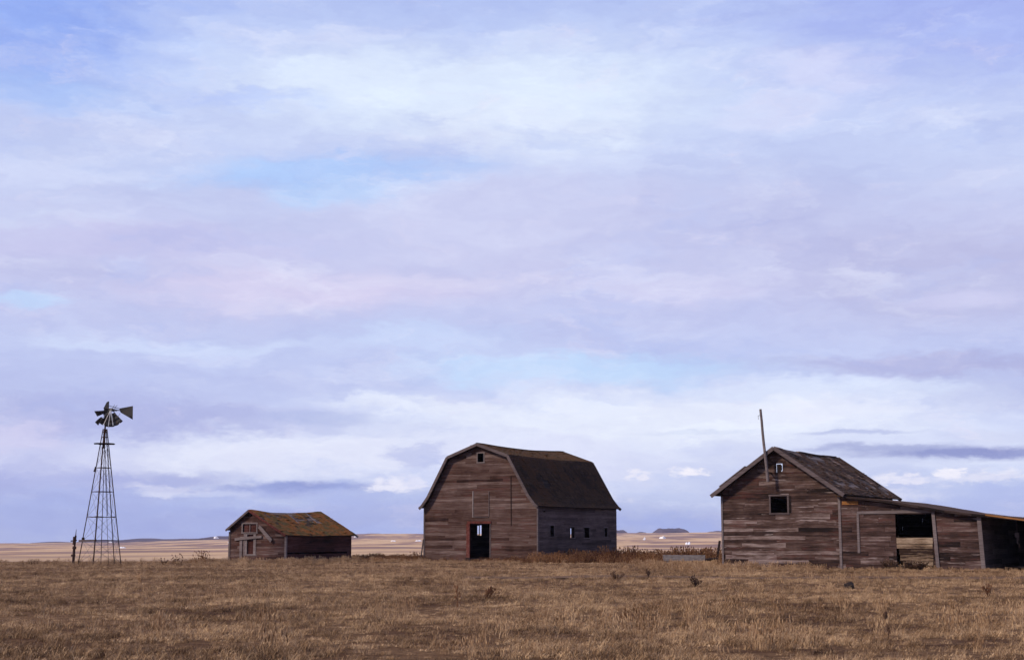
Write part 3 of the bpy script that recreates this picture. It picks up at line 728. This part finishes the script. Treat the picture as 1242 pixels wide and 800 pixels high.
m.build('inner_boards', W_SHEDSIDE, shd)
p, q = ss(286, 653.6), ss(318.6, 650.5); m = MB(); m.beam((p.x, -.10, p.z), (q.x, -.10, q.z), .04, .16); m.build('cross_board', W_TRIM, shd)
p, q = ss(315.5, 638), ss(331.5, 655.5); m = MB(); m.beam((p.x, -.11, p.z), (q.x, -.2, q.z), .04, .24); m.build('fallen_board', W_TRIM, shd)['label'] = 'pale board hanging down at a slant'
m = MB(); r_ = rs_(291.2, 294.2, 655, 680); m.box(r_[0], r_[1], -.07, -.03, .1, r_[3]); m.build('trim_board', W_TRIM, shd)

# ================================================================== WINDMILL
WY = 87.; wb = at(122, 650, WY); wb.z = 0
wm = thing('windmill', 'tall rusty farm windmill with broken wheel on four-legged tower', 'windmill', wb, 0)
def wl(px, py, dy=0.):
    p = at(px, py, WY+dy); return p-wb
LEAN = wl(127.6, 516); 
feet = [Vector((-1.33, .1, 0)), Vector((.0, -1.3, 0)), Vector((1.33, -.05, 0)), Vector((.55, 1.3, 0))]
TZ = wl(127.6, 520).z; topc = Vector((LEAN.x, 0, TZ))
tops = [topc+Vector((x, y, 0)) for x, y in ((-.12, 0), (-.01, -.12), (.12, 0), (.03, .12))]
def legp(k, z): return feet[k].lerp(tops[k], z/TZ)
for k in range(4):
    m = MB(); prev = legp(k, -.1)
    for j in range(1, 9):
        q = legp(k, TZ*j/8)+Vector((noise.noise(Vector((j, k, 0)))*.02, 0, 0)); m.beam(prev, q, .07 if k == 1 else .046, .046, .4); prev = q
    m.build('leg', W_RUSTIRON, wm)
for py in (655, 626, 596, 567, 553, 530, 524):
    z = wl(122, py).z; m = MB()
    for k in range(4):
        a, b_ = legp(k, z), legp((k+1) % 4, z); mid = (a+b_)/2+Vector((0, 0, -.05 if py == 626 else 0))
        m.beam(a, mid, .04, .04, .4); m.beam(mid, b_, .04, .04, .4)
    if py != 553: m.build('girt', W_RUSTIRON, wm)
zs = [wl(122, y).z for y in (684, 655, 626, 596, 567, 538)]; zs[0] = .1
m = MB()
for za, zb in zip(zs, zs[1:]):
    for k in range(4):
        j = (k+1) % 4; m.tube(legp(k, za), legp(j, zb), .008, .008, 4); m.tube(legp(j, za), legp(k, zb), .008, .008, 4)
m.build('brace_wire', M_GALV, wm)
m = MB(); a = wl(96.8, 655.3); m.beam((a.x, -.05, a.z), (wl(122,655).x, -1.05, a.z+.02), .14, .11); m.build('timber_beam', W_RAKE, wm)
m = MB(); m.tube(a+Vector((.2,.0,-.05)), a+Vector((.2,0,.2)), .12, .08, 8); m.build('pulley', W_DARK, wm)
m = MB(); m.tube((.03, .2, 0), (topc.x, 0, TZ), .022, .022, 6); m.build('pump_rod', W_RUSTIRON, wm)
m = MB(); m.tube((.5, .2, 0), (topc.x+.08, .05, TZ*.72), .014, .014, 5); m.tube((.33, .2, wl(0,625).z), (topc.x+.06, 0, wl(0,545).z), .02, .02, 6); m.build('furl_rod', W_RUSTIRON, wm)
pz = wl(127, 538).z; m = MB()
for k in range(-4, 5):
    y_ = k*.14; hw = .62*math.sqrt(max(.08, 1-(y_/.66)**2)); m.box(LEAN.x*.92-hw+.02*(k % 2), LEAN.x*.92+hw, y_-.06, y_+.06, pz-.03+.01*(k % 3), pz+.03, R.random())
m.build('platform', W_DARK, wm)
a = wl(115.2, 570); m = MB(); m.tube(a+Vector((-.02,0,-.1)), a+Vector((.04,0,.22)), .08, .05, 8); m.build('leg_bracket', W_DARK, wm)
# head
m = MB(); m.tube(topc+Vector((0,0,-1.2)), topc+Vector((0,0,.35)), .05, .05, 8); m.build('mast_pipe', W_RUSTIRON, wm)
hc = wl(137.5, 497.2); hc.y = -.35
m = MB(); m.tube((topc.x, 0, topc.z+.25), (topc.x+.1, -.05, hc.z+.05), .12, .14, 10); m.hexa([(topc.x-.1,-.18,hc.z-.32),(topc.x+.18,-.18,hc.z-.36),(topc.x+.18,.2,hc.z-.36),(topc.x-.1,.2,hc.z-.32),(topc.x-.08,-.14,hc.z+.12),(topc.x+.22,-.14,hc.z+.12),(topc.x+.22,.16,hc.z+.12),(topc.x-.08,.16,hc.z+.12)]); m.tube((topc.x+.1,0,hc.z),(hc.x,hc.y+.2,hc.z),.07,.06,8); m.hexa([(topc.x-.12,-.1,hc.z+.12),(topc.x+.16,-.1,hc.z+.12),(topc.x+.16,.1,hc.z+.12),(topc.x-.12,.1,hc.z+.12),(topc.x+.05,-.06,hc.z+.50),(topc.x+.17,-.06,hc.z+.55),(topc.x+.17,.06,hc.z+.55),(topc.x+.05,.06,hc.z+.50)]); m.build('gearbox', M_BLADE, wm)
wheel_ax = Matrix.Rotation(rad(-14), 4, 'Z') @ Matrix.Rotation(rad(-6), 4, 'X')
def wp(r, an, off=0.): return hc+(wheel_ax @ Vector((r*math.cos(an), off, r*math.sin(an))))
m = MB(); m.tube(hc+(wheel_ax @ Vector((0,-.12,0))), hc+(wheel_ax @ Vector((0,.25,0))), .09, .09, 12); m.build('hub', M_GALV, wm)
def wblade(a0, a1, r0, r1, tw=.10, bend=0.):
    m = MB(); n = 5
    for i in range(n):
        for j in range(3):
            q = []
            for (ii, jj) in ((i, j), (i+1, j), (i+1, j+1), (i, j+1)):
                an = rad(a0+(a1-a0)*ii/n); r = r0+(r1-r0)*jj/3
                q.append(wp(r, an, tw*(ii/n-.5)*2*(r/r1)+.03*math.sin(math.pi*ii/n)+bend*(jj/3)**2))
            m.poly(q, .5); 
    o = m.build('blade', M_BLADE, wm, True)
    s_ = o.modifiers.new('thick', 'SOLIDIFY'); s_.thickness = .006
for a0 in (-110, -92.5, -75, -58): wblade(a0, a0+16.2, .24, 1.08, .05)
wblade(-132, -114, .3, .74, .08)
wblade(186, 202, .3, 1.06, .14, -.1); wblade(168, 180, .25, .55, .1)
wblade(30, 46, .2, .42, .1); wblade(-20, -4, .2, .38, .1)
wblade(214, 224, .78, 1.34, .08, .15); wblade(227, 236, .70, 1.12, .08, .1)
for a0 in (-93, -75.5, -112):
    m = MB(); m.tube(wp(.1, rad(a0), -.1), wp(1.06, rad(a0), -.12), .026, .022, 6); m.build('spoke', M_PALE, wm)
for a0 in (160, 194, 220, 20, 62, -40):
    m = MB(); m.tube(wp(.05, rad(a0)), wp(.95 if a0 > 190 else .36, rad(a0)), .016, .012, 6); m.build('spoke', M_GALV, wm)
m = MB()
for k in range(16):
    a0, a1 = -125+k*6.5, -125+(k+1)*6.5; m.tube(wp(.62, rad(a0), .03), wp(.62, rad(a1), .03), .012, .012, 5)
m.build('rim', M_GALV, wm)
tv = [wl(142.5, 494.5), wl(161, 492), wl(160.7, 508.5), wl(144.5, 499.5)]
for p in tv: p.y = .35
tv[1].y = tv[2].y = .05; m = MB()
nrm = Vector((0, .012, 0)); m.hexa([tv[3]-nrm, tv[2]-nrm, tv[2]+nrm, tv[3]+nrm, tv[0]-nrm, tv[1]-nrm, tv[1]+nrm, tv[0]+nrm]); m.build('tail_vane', M_BLADE, wm)
m = MB(); m.beam((topc.x, 0, hc.z+.12), tv[0]*.5+tv[3]*.5, .05, .05); m.beam((topc.x+.1, 0, hc.z+.3), tv[0], .03, .03); m.build('tail_boom', M_GALV, wm)

# standpipe left of the windmill
pb = at(90.2, 650, 86.); pb.z = 0
sp_ = thing('standpipe', 'rusty old standpipe left of the windmill', 'standpipe', pb, 0)
m = MB(); m.tube((0,0,-.1),(.02,0,.95),.085,.075,10); m.tube((.02,0,.95),(.04,0,1.1),.12,.11,10); m.tube((.04,0,1.1),(.08,0,1.75),.055,.06,10); m.tube((.08,0,1.75),(.10,0,2.12),.03,.012,8); m.build('pipe', W_RUSTIRON, sp_)
m = MB(); m.tube((-.02,0,.5),(-.02,0,.62),.13,.13,10); m.build('collar', W_RUSTIRON, sp_)
m = MB(); m.beam((-.2,0,1.42),(.16,0,1.46),.06,.07); m.tube((-.0,0,1.2),(.02,0,1.68),.09,.1,8); m.build('valve', W_RUSTIRON, sp_)

# ================================================================== SMALL THINGS
con, t, b = mat('grey_concrete', .95); tc = t.new('ShaderNodeTexCoord').outputs['Object']
t.put(b.inputs['Base Color'], t.ramp(t.noise(t.vm('MULTIPLY', tc, (1,1,3)), 3., 6, .7), [(.3,(.08,.07,.07)),(.5,(.19,.165,.16)),(.7,(.26,.23,.22))]))
p = at(803.5, 650, 93.); p.z = 0
tr = thing('trough', 'long grey concrete trough lying in the weeds between barn and cabin', 'trough', p, rad(-6))
m = MB(); Lt = 2.75
m.box(0, Lt, 0, .07, .1, .50); m.box(0, Lt, .55, .62, .1, .49); m.box(0, .08, .07, .55, .1, .47); m.box(Lt-.08, Lt, .07, .55, .1, .49); m.box(.08, Lt-.08, .07, .55, .1, .18)
o = m.build('basin', con, tr); bv = o.modifiers.new('b', 'BEVEL'); bv.width = .015; bv.segments = 2
for x_ in (.2, Lt-.45):
    m = MB(); m.box(x_, x_+.25, .03, .59, -.1, .1); m.build('foot', con, tr)
p = at(868, 650, 92.); p.z = 0
o = MB(); o.beam((0,0,-.1), (.27,.05,1.42), .14, .09); o = o.build('fence_stake', W_DARK); o.location = p; tag(o, 'dark stake leaning right beside the left wall of the cabin', 'stake')
p = at(855, 650, 91.); p.z = 0.12
o = MB(); o.tube((0,0,.12), (.7,.1,.2), .09, .07, 9); o = o.build('log', W_DARK); o.location = (p.x, p.y, .1); tag(o, 'short dark log between the trough and the cabin', 'log')
# clod in the grass
clod, t, b = mat('dark_lava_rock', .95); t.put(b.inputs['Base Color'], t.ramp(t.noise(t.new('ShaderNodeTexCoord').outputs['Object'], 12, 5, .7), [(.3,(.012,.008,.008)),(.7,(.05,.035,.03))]))
def rock(name, loc, sx_, sy_, sz_, seed, mt):
    m = MB(); n_, k_ = 16, 9; rings = []
    for j in range(k_+1):
        ph = math.pi*j/k_; rg = []
        for i in range(n_):
            an = 2*math.pi*i/n_; d = Vector((math.sin(ph)*math.cos(an), math.sin(ph)*math.sin(an), math.cos(ph)))
            f = 1+.35*noise.fractal(d*1.6+Vector((seed, 0, 0)), 1, 2, 3); rg.append((d.x*sx_*f, d.y*sy_*f, d.z*sz_*f))
        rings.append(rg)
    for a_, c_ in zip(rings, rings[1:]):
        for i in range(n_): j = (i+1) % n_; m.poly([a_[i], c_[i], c_[j], a_[j]])
    o = m.build(name, mt); o.location = loc; return o
p, Y = ground_hit(1030, 714)
tag(rock('rock', (p.x, p.y, p.z+.1), .18, .15, .13, 3, clod), 'lone dark rock in the pale grass in front of the cabin', 'rock')

# scrap tyres at the foot of the half door, and a dark bush beside them
tyr, t, b = mat('old_rubber', .8); t.put(b.inputs['Base Color'], t.ramp(t.noise(t.new('ShaderNodeTexCoord').outputs['Object'], 6, 4), [(.3,(.012,.010,.010)),(.7,(.03,.025,.023))]))

# ------------------------------------------------------------------ grass and weeds
def blade_mesh(name, n, rad_, h, lean, wid, mats, seed, head=False, segs=3, matted=0.):
    r = random.Random(seed); V = []; Fa = []; T = []
    for i in range(n):
        a = r.uniform(0, 6.283); q = rad_*math.sqrt(r.random()); bx, by = q*math.cos(a), q*math.sin(a)
        hh = h*r.uniform(.45, 1.1); ln = r.gauss(lean, .35)
        if r.random() < matted: ln = r.uniform(1.0, 1.5)
        da = r.gauss(.3, 1.3) if matted else r.uniform(0, 6.283)
        dx, dy = math.cos(da), math.sin(da); wa = r.uniform(0, 3.14); wx, wy = math.cos(wa), math.sin(wa)
        x, y, z = bx, by, -.01; th = ln*.3; tn = r.random(); base = len(V)
        for s in range(segs+1):
            ww = wid*(1-.75*s/segs)*r.uniform(.8, 1.2)/2
            V += [(x-wx*ww, y-wy*ww, z), (x+wx*ww, y+wy*ww, z)]
            st = hh/segs; x += dx*math.sin(th)*st; y += dy*math.sin(th)*st; z += max(math.cos(th), .03)*st; th += ln*.45
        for s in range(segs): k = base+2*s; Fa.append((k, k+1, k+3, k+2)); T.append(tn)
        if head:
            k = len(V); x, y, z = V[-1]; 
            for c in range(2):
                k = len(V); ax, ay = (wid*1.6, 0) if c else (0, wid*1.6)
                V += [(x-ax, y-ay, z), (x, y, z-.03), (x+ax, y+ay, z+.02), (x, y, z+.08)]; Fa.append((k, k+1, k+2, k+3)); T.append(tn)
    me = bpy.data.meshes.new(name); me.from_pydata(V, [], Fa); at_ = me.attributes.new('tone', 'FLOAT', 'FACE'); at_.data.foreach_set('value', T)
    me.materials.append(mats); return me
def grass_mat(name, dark, mid, pale, k=.5):
    m, t, b = mat(name, .85); b.inputs['Specular IOR Level'].default_value = .12
    P = t.new('ShaderNodeNewGeometry').outputs['Position']; s = t.new('ShaderNodeSeparateXYZ'); t.put(s.inputs[0], P)
    c = t.new('ShaderNodeCombineXYZ'); t.put(c.inputs[0], s.outputs[0]); t.put(c.inputs[1], s.outputs[1])
    v = turf(t, c.outputs[0]); tone = t.new('ShaderNodeAttribute', attribute_name='tone').outputs['Fac']
    oi = t.new('ShaderNodeObjectInfo').outputs['Random']
    v = t.math('MULTIPLY_ADD', t.math('SUBTRACT', v, .5), 2.0, t.math('MULTIPLY_ADD', tone, .45, t.math('MULTIPLY', oi, .35)))
    t.put(b.inputs['Base Color'], t.ramp(v, [(.12, dark), (.45, mid), (.85, pale)])); return m
G1 = grass_mat('dry_grass', (.046,.022,.012), (.25,.145,.074), (.68,.46,.26))
G2 = grass_mat('tall_straw', (.13,.066,.032), (.34,.205,.11), (.60,.41,.24))
G3 = grass_mat('red_brown_weed', (.035,.012,.007), (.14,.060,.028), (.34,.18,.085))
G4 = grass_mat('dark_weed', (.022,.011,.008), (.065,.034,.021), (.13,.075,.045))

def scatter(name, label, cat, meshes, pts):
    """pts: (x, y, z, scale); one object of uncountable growth, by geometry nodes"""
    pc = bpy.data.collections.new(name+'_kinds')
    for i, me in enumerate(meshes):
        pc.objects.link(bpy.data.objects.new('%s_tuft' % name, me))
    me = bpy.data.meshes.new(name); me.from_pydata([p[:3] for p in pts], [], [])
    a = me.attributes.new('size', 'FLOAT', 'POINT'); a.data.foreach_set('value', [p[3] for p in pts])
    o = bpy.data.objects.new(name, me); COL.objects.link(o)
    ng = bpy.data.node_groups.new(name, 'GeometryNodeTree'); ng.interface.new_socket('Geometry', in_out='INPUT', socket_type='NodeSocketGeometry'); ng.interface.new_socket('Geometry', in_out='OUTPUT', socket_type='NodeSocketGeometry')
    N, Lk = ng.nodes, ng.links; i_ = N.new('NodeGroupInput'); o_ = N.new('NodeGroupOutput')
    ip = N.new('GeometryNodeInstanceOnPoints'); ci = N.new('GeometryNodeCollectionInfo'); ci.inputs[0].default_value = pc; ci.inputs[1].default_value = True
    ip.inputs['Pick Instance'].default_value = True
    rv = N.new('FunctionNodeRandomValue'); rv.data_type = 'FLOAT_VECTOR'; rv.inputs[0].default_value = (-.08,-.08,-.9 if name == 'grass' else 0); rv.inputs[1].default_value = (.08,.08,.9 if name == 'grass' else 6.283)
    na = N.new('GeometryNodeInputNamedAttribute'); na.data_type = 'FLOAT'; na.inputs[0].default_value = 'size'
    Lk.new(i_.outputs[0], ip.inputs['Points']); Lk.new(ci.outputs[0], ip.inputs['Instance']); Lk.new(rv.outputs[0], ip.inputs['Rotation']); Lk.new(na.outputs[0], ip.inputs['Scale']); Lk.new(ip.outputs[0], o_.inputs[0])
    md = o.modifiers.new('scatter', 'NODES'); md.node_group = ng
    return tag(o, label, cat, kind='stuff')

# footprints kept free of growth
def inside(x, y):
    for A, rz, w_, l_ in ((bA, BRZ, BW, BL_), (cA, CRZ, LE, 10.5), (cA, CRZ, CW, CL), (sA, SRZ, SW, SL)):
        c, s = math.cos(-rz), math.sin(-rz); dx, dy = x-A.x, y-A.y; lx_, ly_ = c*dx-s*dy, s*dx+c*dy
        if -.02 < lx_ < w_+.02 and -.02 < ly_ < l_: return True
    return False
rg = random.Random(11)
tufts = [blade_mesh('g', 46, .16, .15, .9, .008, G1, 1, segs=3, matted=.45), blade_mesh('g', 50, .20, .12, 1.2, .009, G1, 2, matted=.7), blade_mesh('g', 40, .12, .20, .6, .007, G1, 3, matted=.2), blade_mesh('g', 50, .22, .10, 1.3, .010, G1, 4, matted=.85)]
pts = []
def near_pts(y0, y1, dens, smin, smax):
    area = (y1*y1-y0*y0)*.41; n = int(area*dens)
    for _ in range(n):
        y = math.sqrt(rg.uniform(y0*y0, y1*y1)); x = y*rg.uniform(-.41, .41)
        if inside(x, y): continue
        v = noise.fractal(Vector((x*.35, y*.6, 0)), 1, 2, 4); v2 = noise.fractal(Vector((x*1.3, y*2., 7)), 1, 2, 3)
        if rg.random() < sm(-.1, .35, v2)*.85+sm(-.1,.4,-v)*.4: continue
        on_track = -2 < x < 36 and abs(y-track_y(x)) < 1.5
        if on_track and rg.random() < .8: continue
        s = rg.uniform(smin, smax)*(1+.7*max(-.5, v))*(.55 if on_track else 1)
        pts.append((x, y, ground_z(x, y), s))
near_pts(14, 26, 36, .45, 1.0); near_pts(26, 42, 26, .45, 1.0); near_pts(42, 66, 17, .5, 1.); near_pts(66, 96, 12, .35, .75); near_pts(96, 128, 7, .25, .5)
scatter('grass', 'short matted dry grass covering the whole pasture', 'grass', tufts, pts)

straw = [blade_mesh('s', 26, .16, .42, .35, .010, G2, 11, head=True), blade_mesh('s', 22, .2, .34, .5, .010, G2, 12, head=True), blade_mesh('s', 34, .2, .26, .6, .010, G2, 13)]
pts = []
for _ in range(9000):
    y = math.sqrt(rg.uniform(20**2, 100**2)); x = y*rg.uniform(-.40, .40)
    v = noise.fractal(Vector((x*.18, y*.3, 30)), 1, 2, 4)
    if inside(x, y) or rg.random() > sm(.05, .55, v)*.9+.04: continue
    if -2 < x < 36 and abs(y-track_y(x)) < 1.9: continue
    pts.append((x, y, ground_z(x, y), rg.uniform(.3, .75)*(1.25 if y < 34 else 1)))
def along(A, rz, x0, x1, y0, y1, n, s0, s1, lst):
    c, s = math.cos(rz), math.sin(rz)
    for _ in range(n):
        a_, b2 = rg.uniform(x0, x1), y0+(y1-y0)*rg.random()**1.2; x, y = A.x+c*a_-s*b2, A.y+s*a_+c*b2
        if inside(x, y): continue
        lst.append((x, y, ground_z(x, y), rg.uniform(s0, s1)*(.6+.8*abs(noise.noise(Vector((x*.8, y*.8, 2)))))))
along(sA, SRZ, -1.5, SW+.4, -.15, -3.5, 420, .5, 1.0, pts)
along(sA, SRZ, SW+.2, SW+2.2, -2, SL+1, 500, .5, 1.1, pts)
along(cA, CRZ, -1, LE, -.15, -1.6, 700, .2, .5, pts)
along(bA, BRZ, -2, BW+1, -1.5, -5, 500, .3, .6, pts)
for _ in range(300): x, y = rg.uniform(-34, -16), rg.uniform(80, 96); pts.append((x, y, ground_z(x, y), rg.uniform(.3, .8))) if not inside(x, y) else None
for _ in range(600): x, y = rg.uniform(7, 16), rg.uniform(72, 84); pts.append((x, y, ground_z(x, y), rg.uniform(.4, 1.))) if not inside(x, y) else None
for _ in range(3800):
    x, y = rg.uniform(-30, 33), rg.uniform(61, 80)
    if x < -16 and rg.random() < .7: continue
    if not inside(x, y) and noise.noise(Vector((x*.25, y*.5, 9))) > -.15: pts.append((x, y, ground_z(x, y), rg.uniform(.15, .34)))
scatter('tall_grass', 'straw coloured tall grass in drifts and along the building walls', 'grass', straw, pts)

weed = [blade_mesh('w', 34, .25, .60, .35, .016, G3, 21, head=True), blade_mesh('w', 30, .3, .5, .5, .018, G3, 22, head=True), blade_mesh('w', 36, .3, .42, .6, .018, G3, 23)]
pts = []
along(bA, BRZ, 0, BW, -.15, -1.0, 200, .25, .5, pts)
along(bA, BRZ, BW+.1, BW+4.5, -2.5, BL_+2, 800, .6, 1.3, pts)
along(bA, BRZ, -6, -.2, -2, 3.5, 500, .5, 1.0, pts)
along(bA, BRZ, 6, BW+2, -.3, -2.2, 200, .35, .7, pts)
for _ in range(1100): x, y = rg.uniform(5.5, 15.2), rg.uniform(89, 112); pts.append((x, y, ground_z(x, y), rg.uniform(.6, 1.35)*(.8+1.1*max(-.3, noise.noise(Vector((x*.9, y*.5, 77))))))) if not inside(x, y) and not (9.3 < x < 13.2 and y < 94) else None
for _ in range(160): x, y = rg.uniform(10, 15.3), rg.uniform(80, 91); pts.append((x, y, ground_z(x, y), rg.uniform(.3, .8))) if not inside(x, y) and not (9.3 < x < 13 and y < 94) else None
for _ in range(350): x, y = rg.uniform(-12.5, -6), rg.uniform(96, 106); pts.append((x, y, ground_z(x, y), rg.uniform(.35, .75))) if not inside(x, y) else None
for _ in range(6): x, y = rg.uniform(-22, -18.5), rg.uniform(84, 92); pts.append((x, y, ground_z(x, y), rg.uniform(.6, 1.2)))
scatter('weeds', 'reddish brown dry weeds crowding round the barn and between barn and cabin', 'weeds', weed, pts)

tangle = [blade_mesh('t', 60, .28, .16, 1.0, .016, G4, 31, matted=.5), blade_mesh('t', 60, .34, .14, 1.2, .012, G4, 33, matted=.8), blade_mesh('t', 16, .2, .26, .6, .007, G4, 32)]
pts = []
for _ in range(900):
    y = math.sqrt(rg.uniform(18**2, 70**2)); x = y*rg.uniform(-.40, .40)
    v = noise.fractal(Vector((x*.4, y*.7, 60)), 1, 2, 4)
    if rg.random() > sm(.15, .6, v) or (abs(y-track_y(x)) < 2 and x > -2): continue
    pts.append((x, y, ground_z(x, y), rg.uniform(.4, .85)))
scatter('low_weeds', 'dark low weed clumps scattered through the pasture', 'weeds', tangle, pts)

# single dead stalks one can point at
def stalk_plant(px, py, hpx, label, seed, spread=.5, n=5, mt=None, wide=.012):
    p, Y = ground_hit(px, py); H = hpx/1725*Y; r = random.Random(seed); m = MB()
    for i in range(n):
        a_ = r.uniform(0, 6.283); ln = r.uniform(0, spread); prev = Vector((r.uniform(-.03,.03), 0, -.03)); h = H*r.uniform(.6, 1.)
        for k in range(4):
            q = prev+Vector((math.cos(a_)*math.sin(ln)*h/4, math.sin(a_)*math.sin(ln)*h/4, math.cos(ln)*h/4)); m.tube(prev, q, wide*(1-.15*k), wide*(.85-.15*k), 5); 
            if k > 0:
                for _ in range(3):
                    e = q+Vector((r.uniform(-.25,.25), r.uniform(-.2,.2), r.uniform(.08,.3)))*H*.45; m.tube(q, e, wide*.5, wide*.3, 4)
                    m.tube(e, e+Vector((0,0,.05)), wide*1.8, wide*.6, 5)
            prev = q; ln += r.uniform(-.1,.2); a_ += r.uniform(-.4,.4)
    o = m.build('dead_weed', mt or G4); o.location = p; tag(o, label, 'weed', 'single dead weeds in the pasture'); return o
stalk_plant(41, 687, 9, 'dark bushy dead weed left of the standpipe, the leftmost weed', 1, .7, 8)
stalk_plant(199, 685, 9, 'spiky dead weed between windmill and small shed', 2, .6, 5)
stalk_plant(242, 684, 8, 'broad twiggy dead weed just left of the small shed', 3, .9, 5, G2)
stalk_plant(555, 736, 32, 'tall thin reddish dead stalk standing in the pasture in front of the barn', 4, .12, 1, G3, .016)
stalk_plant(786, 701, 11, 'small dark dead weed in front of the grey trough', 5, .4, 5)
stalk_plant(748, 704, 12, 'spreading dead weed in front of the barn side wall', 6, .8, 8)
stalk_plant(843, 712, 14, 'loose twiggy dead weed left of and below the cabin corner', 7, .9, 8)
stalk_plant(590, 727, 16, 'forked dead weed in front of the barn doorway', 8, .9, 5, G3)
stalk_plant(1079, 775, 16, 'short upright dead stalk nearest the camera, below the half door', 9, .1, 1)
stalk_plant(1199, 724, 18, 'v-shaped dead weed in front of the open bay at the right', 10, .8, 4, G3)
stalk_plant(1074, 752, 10, 'low dead weed right of the lone rock', 11, .5, 3)
stalk_plant(170, 706, 10, 'yellowish low dead weed in front of the windmill', 12, .9, 8, G2)
# dark bush and brush against the lean-to
def brush(px, py, wpx, hpx, Y, label, seed, n=140):
    p = at(px, 650, Y); p.z = ground_z(p.x, p.y); m = MB(); r = random.Random(seed); Wm, Hm = wpx/1725*Y/2, hpx/1725*Y
    for i in range(n):
        a_ = r.uniform(0, 6.283); q = Vector((math.cos(a_)*Wm*r.random()**.5, math.sin(a_)*Wm*.6*r.random()**.5, 0)); e = q*1.1+Vector((r.uniform(-.15,.15), r.uniform(-.15,.15), Hm*r.uniform(.4,1.)))
        m.tube(q*.5, e, .014, .006, 4)
        for _ in range(3):
            c = (q*.5).lerp(e, r.uniform(.4,1)); d = Vector((r.uniform(-.12,.12), r.uniform(-.12,.12), r.uniform(-.02,.14))); m.poly([c, c+d*.5+Vector((.03,0,0)), c+d, c+d*.5-Vector((.03,0,0))], r.random())
    o = m.build('bush', G4); o.location = p; return tag(o, label, 'bush')
def lp(px, dy): q = cv(px, 686); return ((Matrix.Translation(cA) @ Matrix.Rotation(CRZ, 4, 'Z')) @ Vector((q.x, dy, 0))).y
brush(1077, 686, 18, 12, lp(1077, -.4), 'dark bush against the lean-to wall left of the half door', 5)
brush(1112, 688, 38, 10, lp(1112, -.15), 'low dark brush filling the gap under the half door', 6, 200)

# ------------------------------------------------------------------ air
hb = MB(); hb.box(-5000, 5000, -5000, 5000, -60, 60)
hz_, t, b = mat('haze'); t.n.remove(b); pv = t.new('ShaderNodeVolumePrincipled'); pv.inputs['Density'].default_value = .00007; pv.inputs['Color'].default_value = (.62,.66,.92,1)
t.l.new(pv.outputs[0], t.n['Material Output'].inputs['Volume'])
tag(hb.build('haze', hz_), 'thin blue air over the far plain', 'haze', kind='stuff')
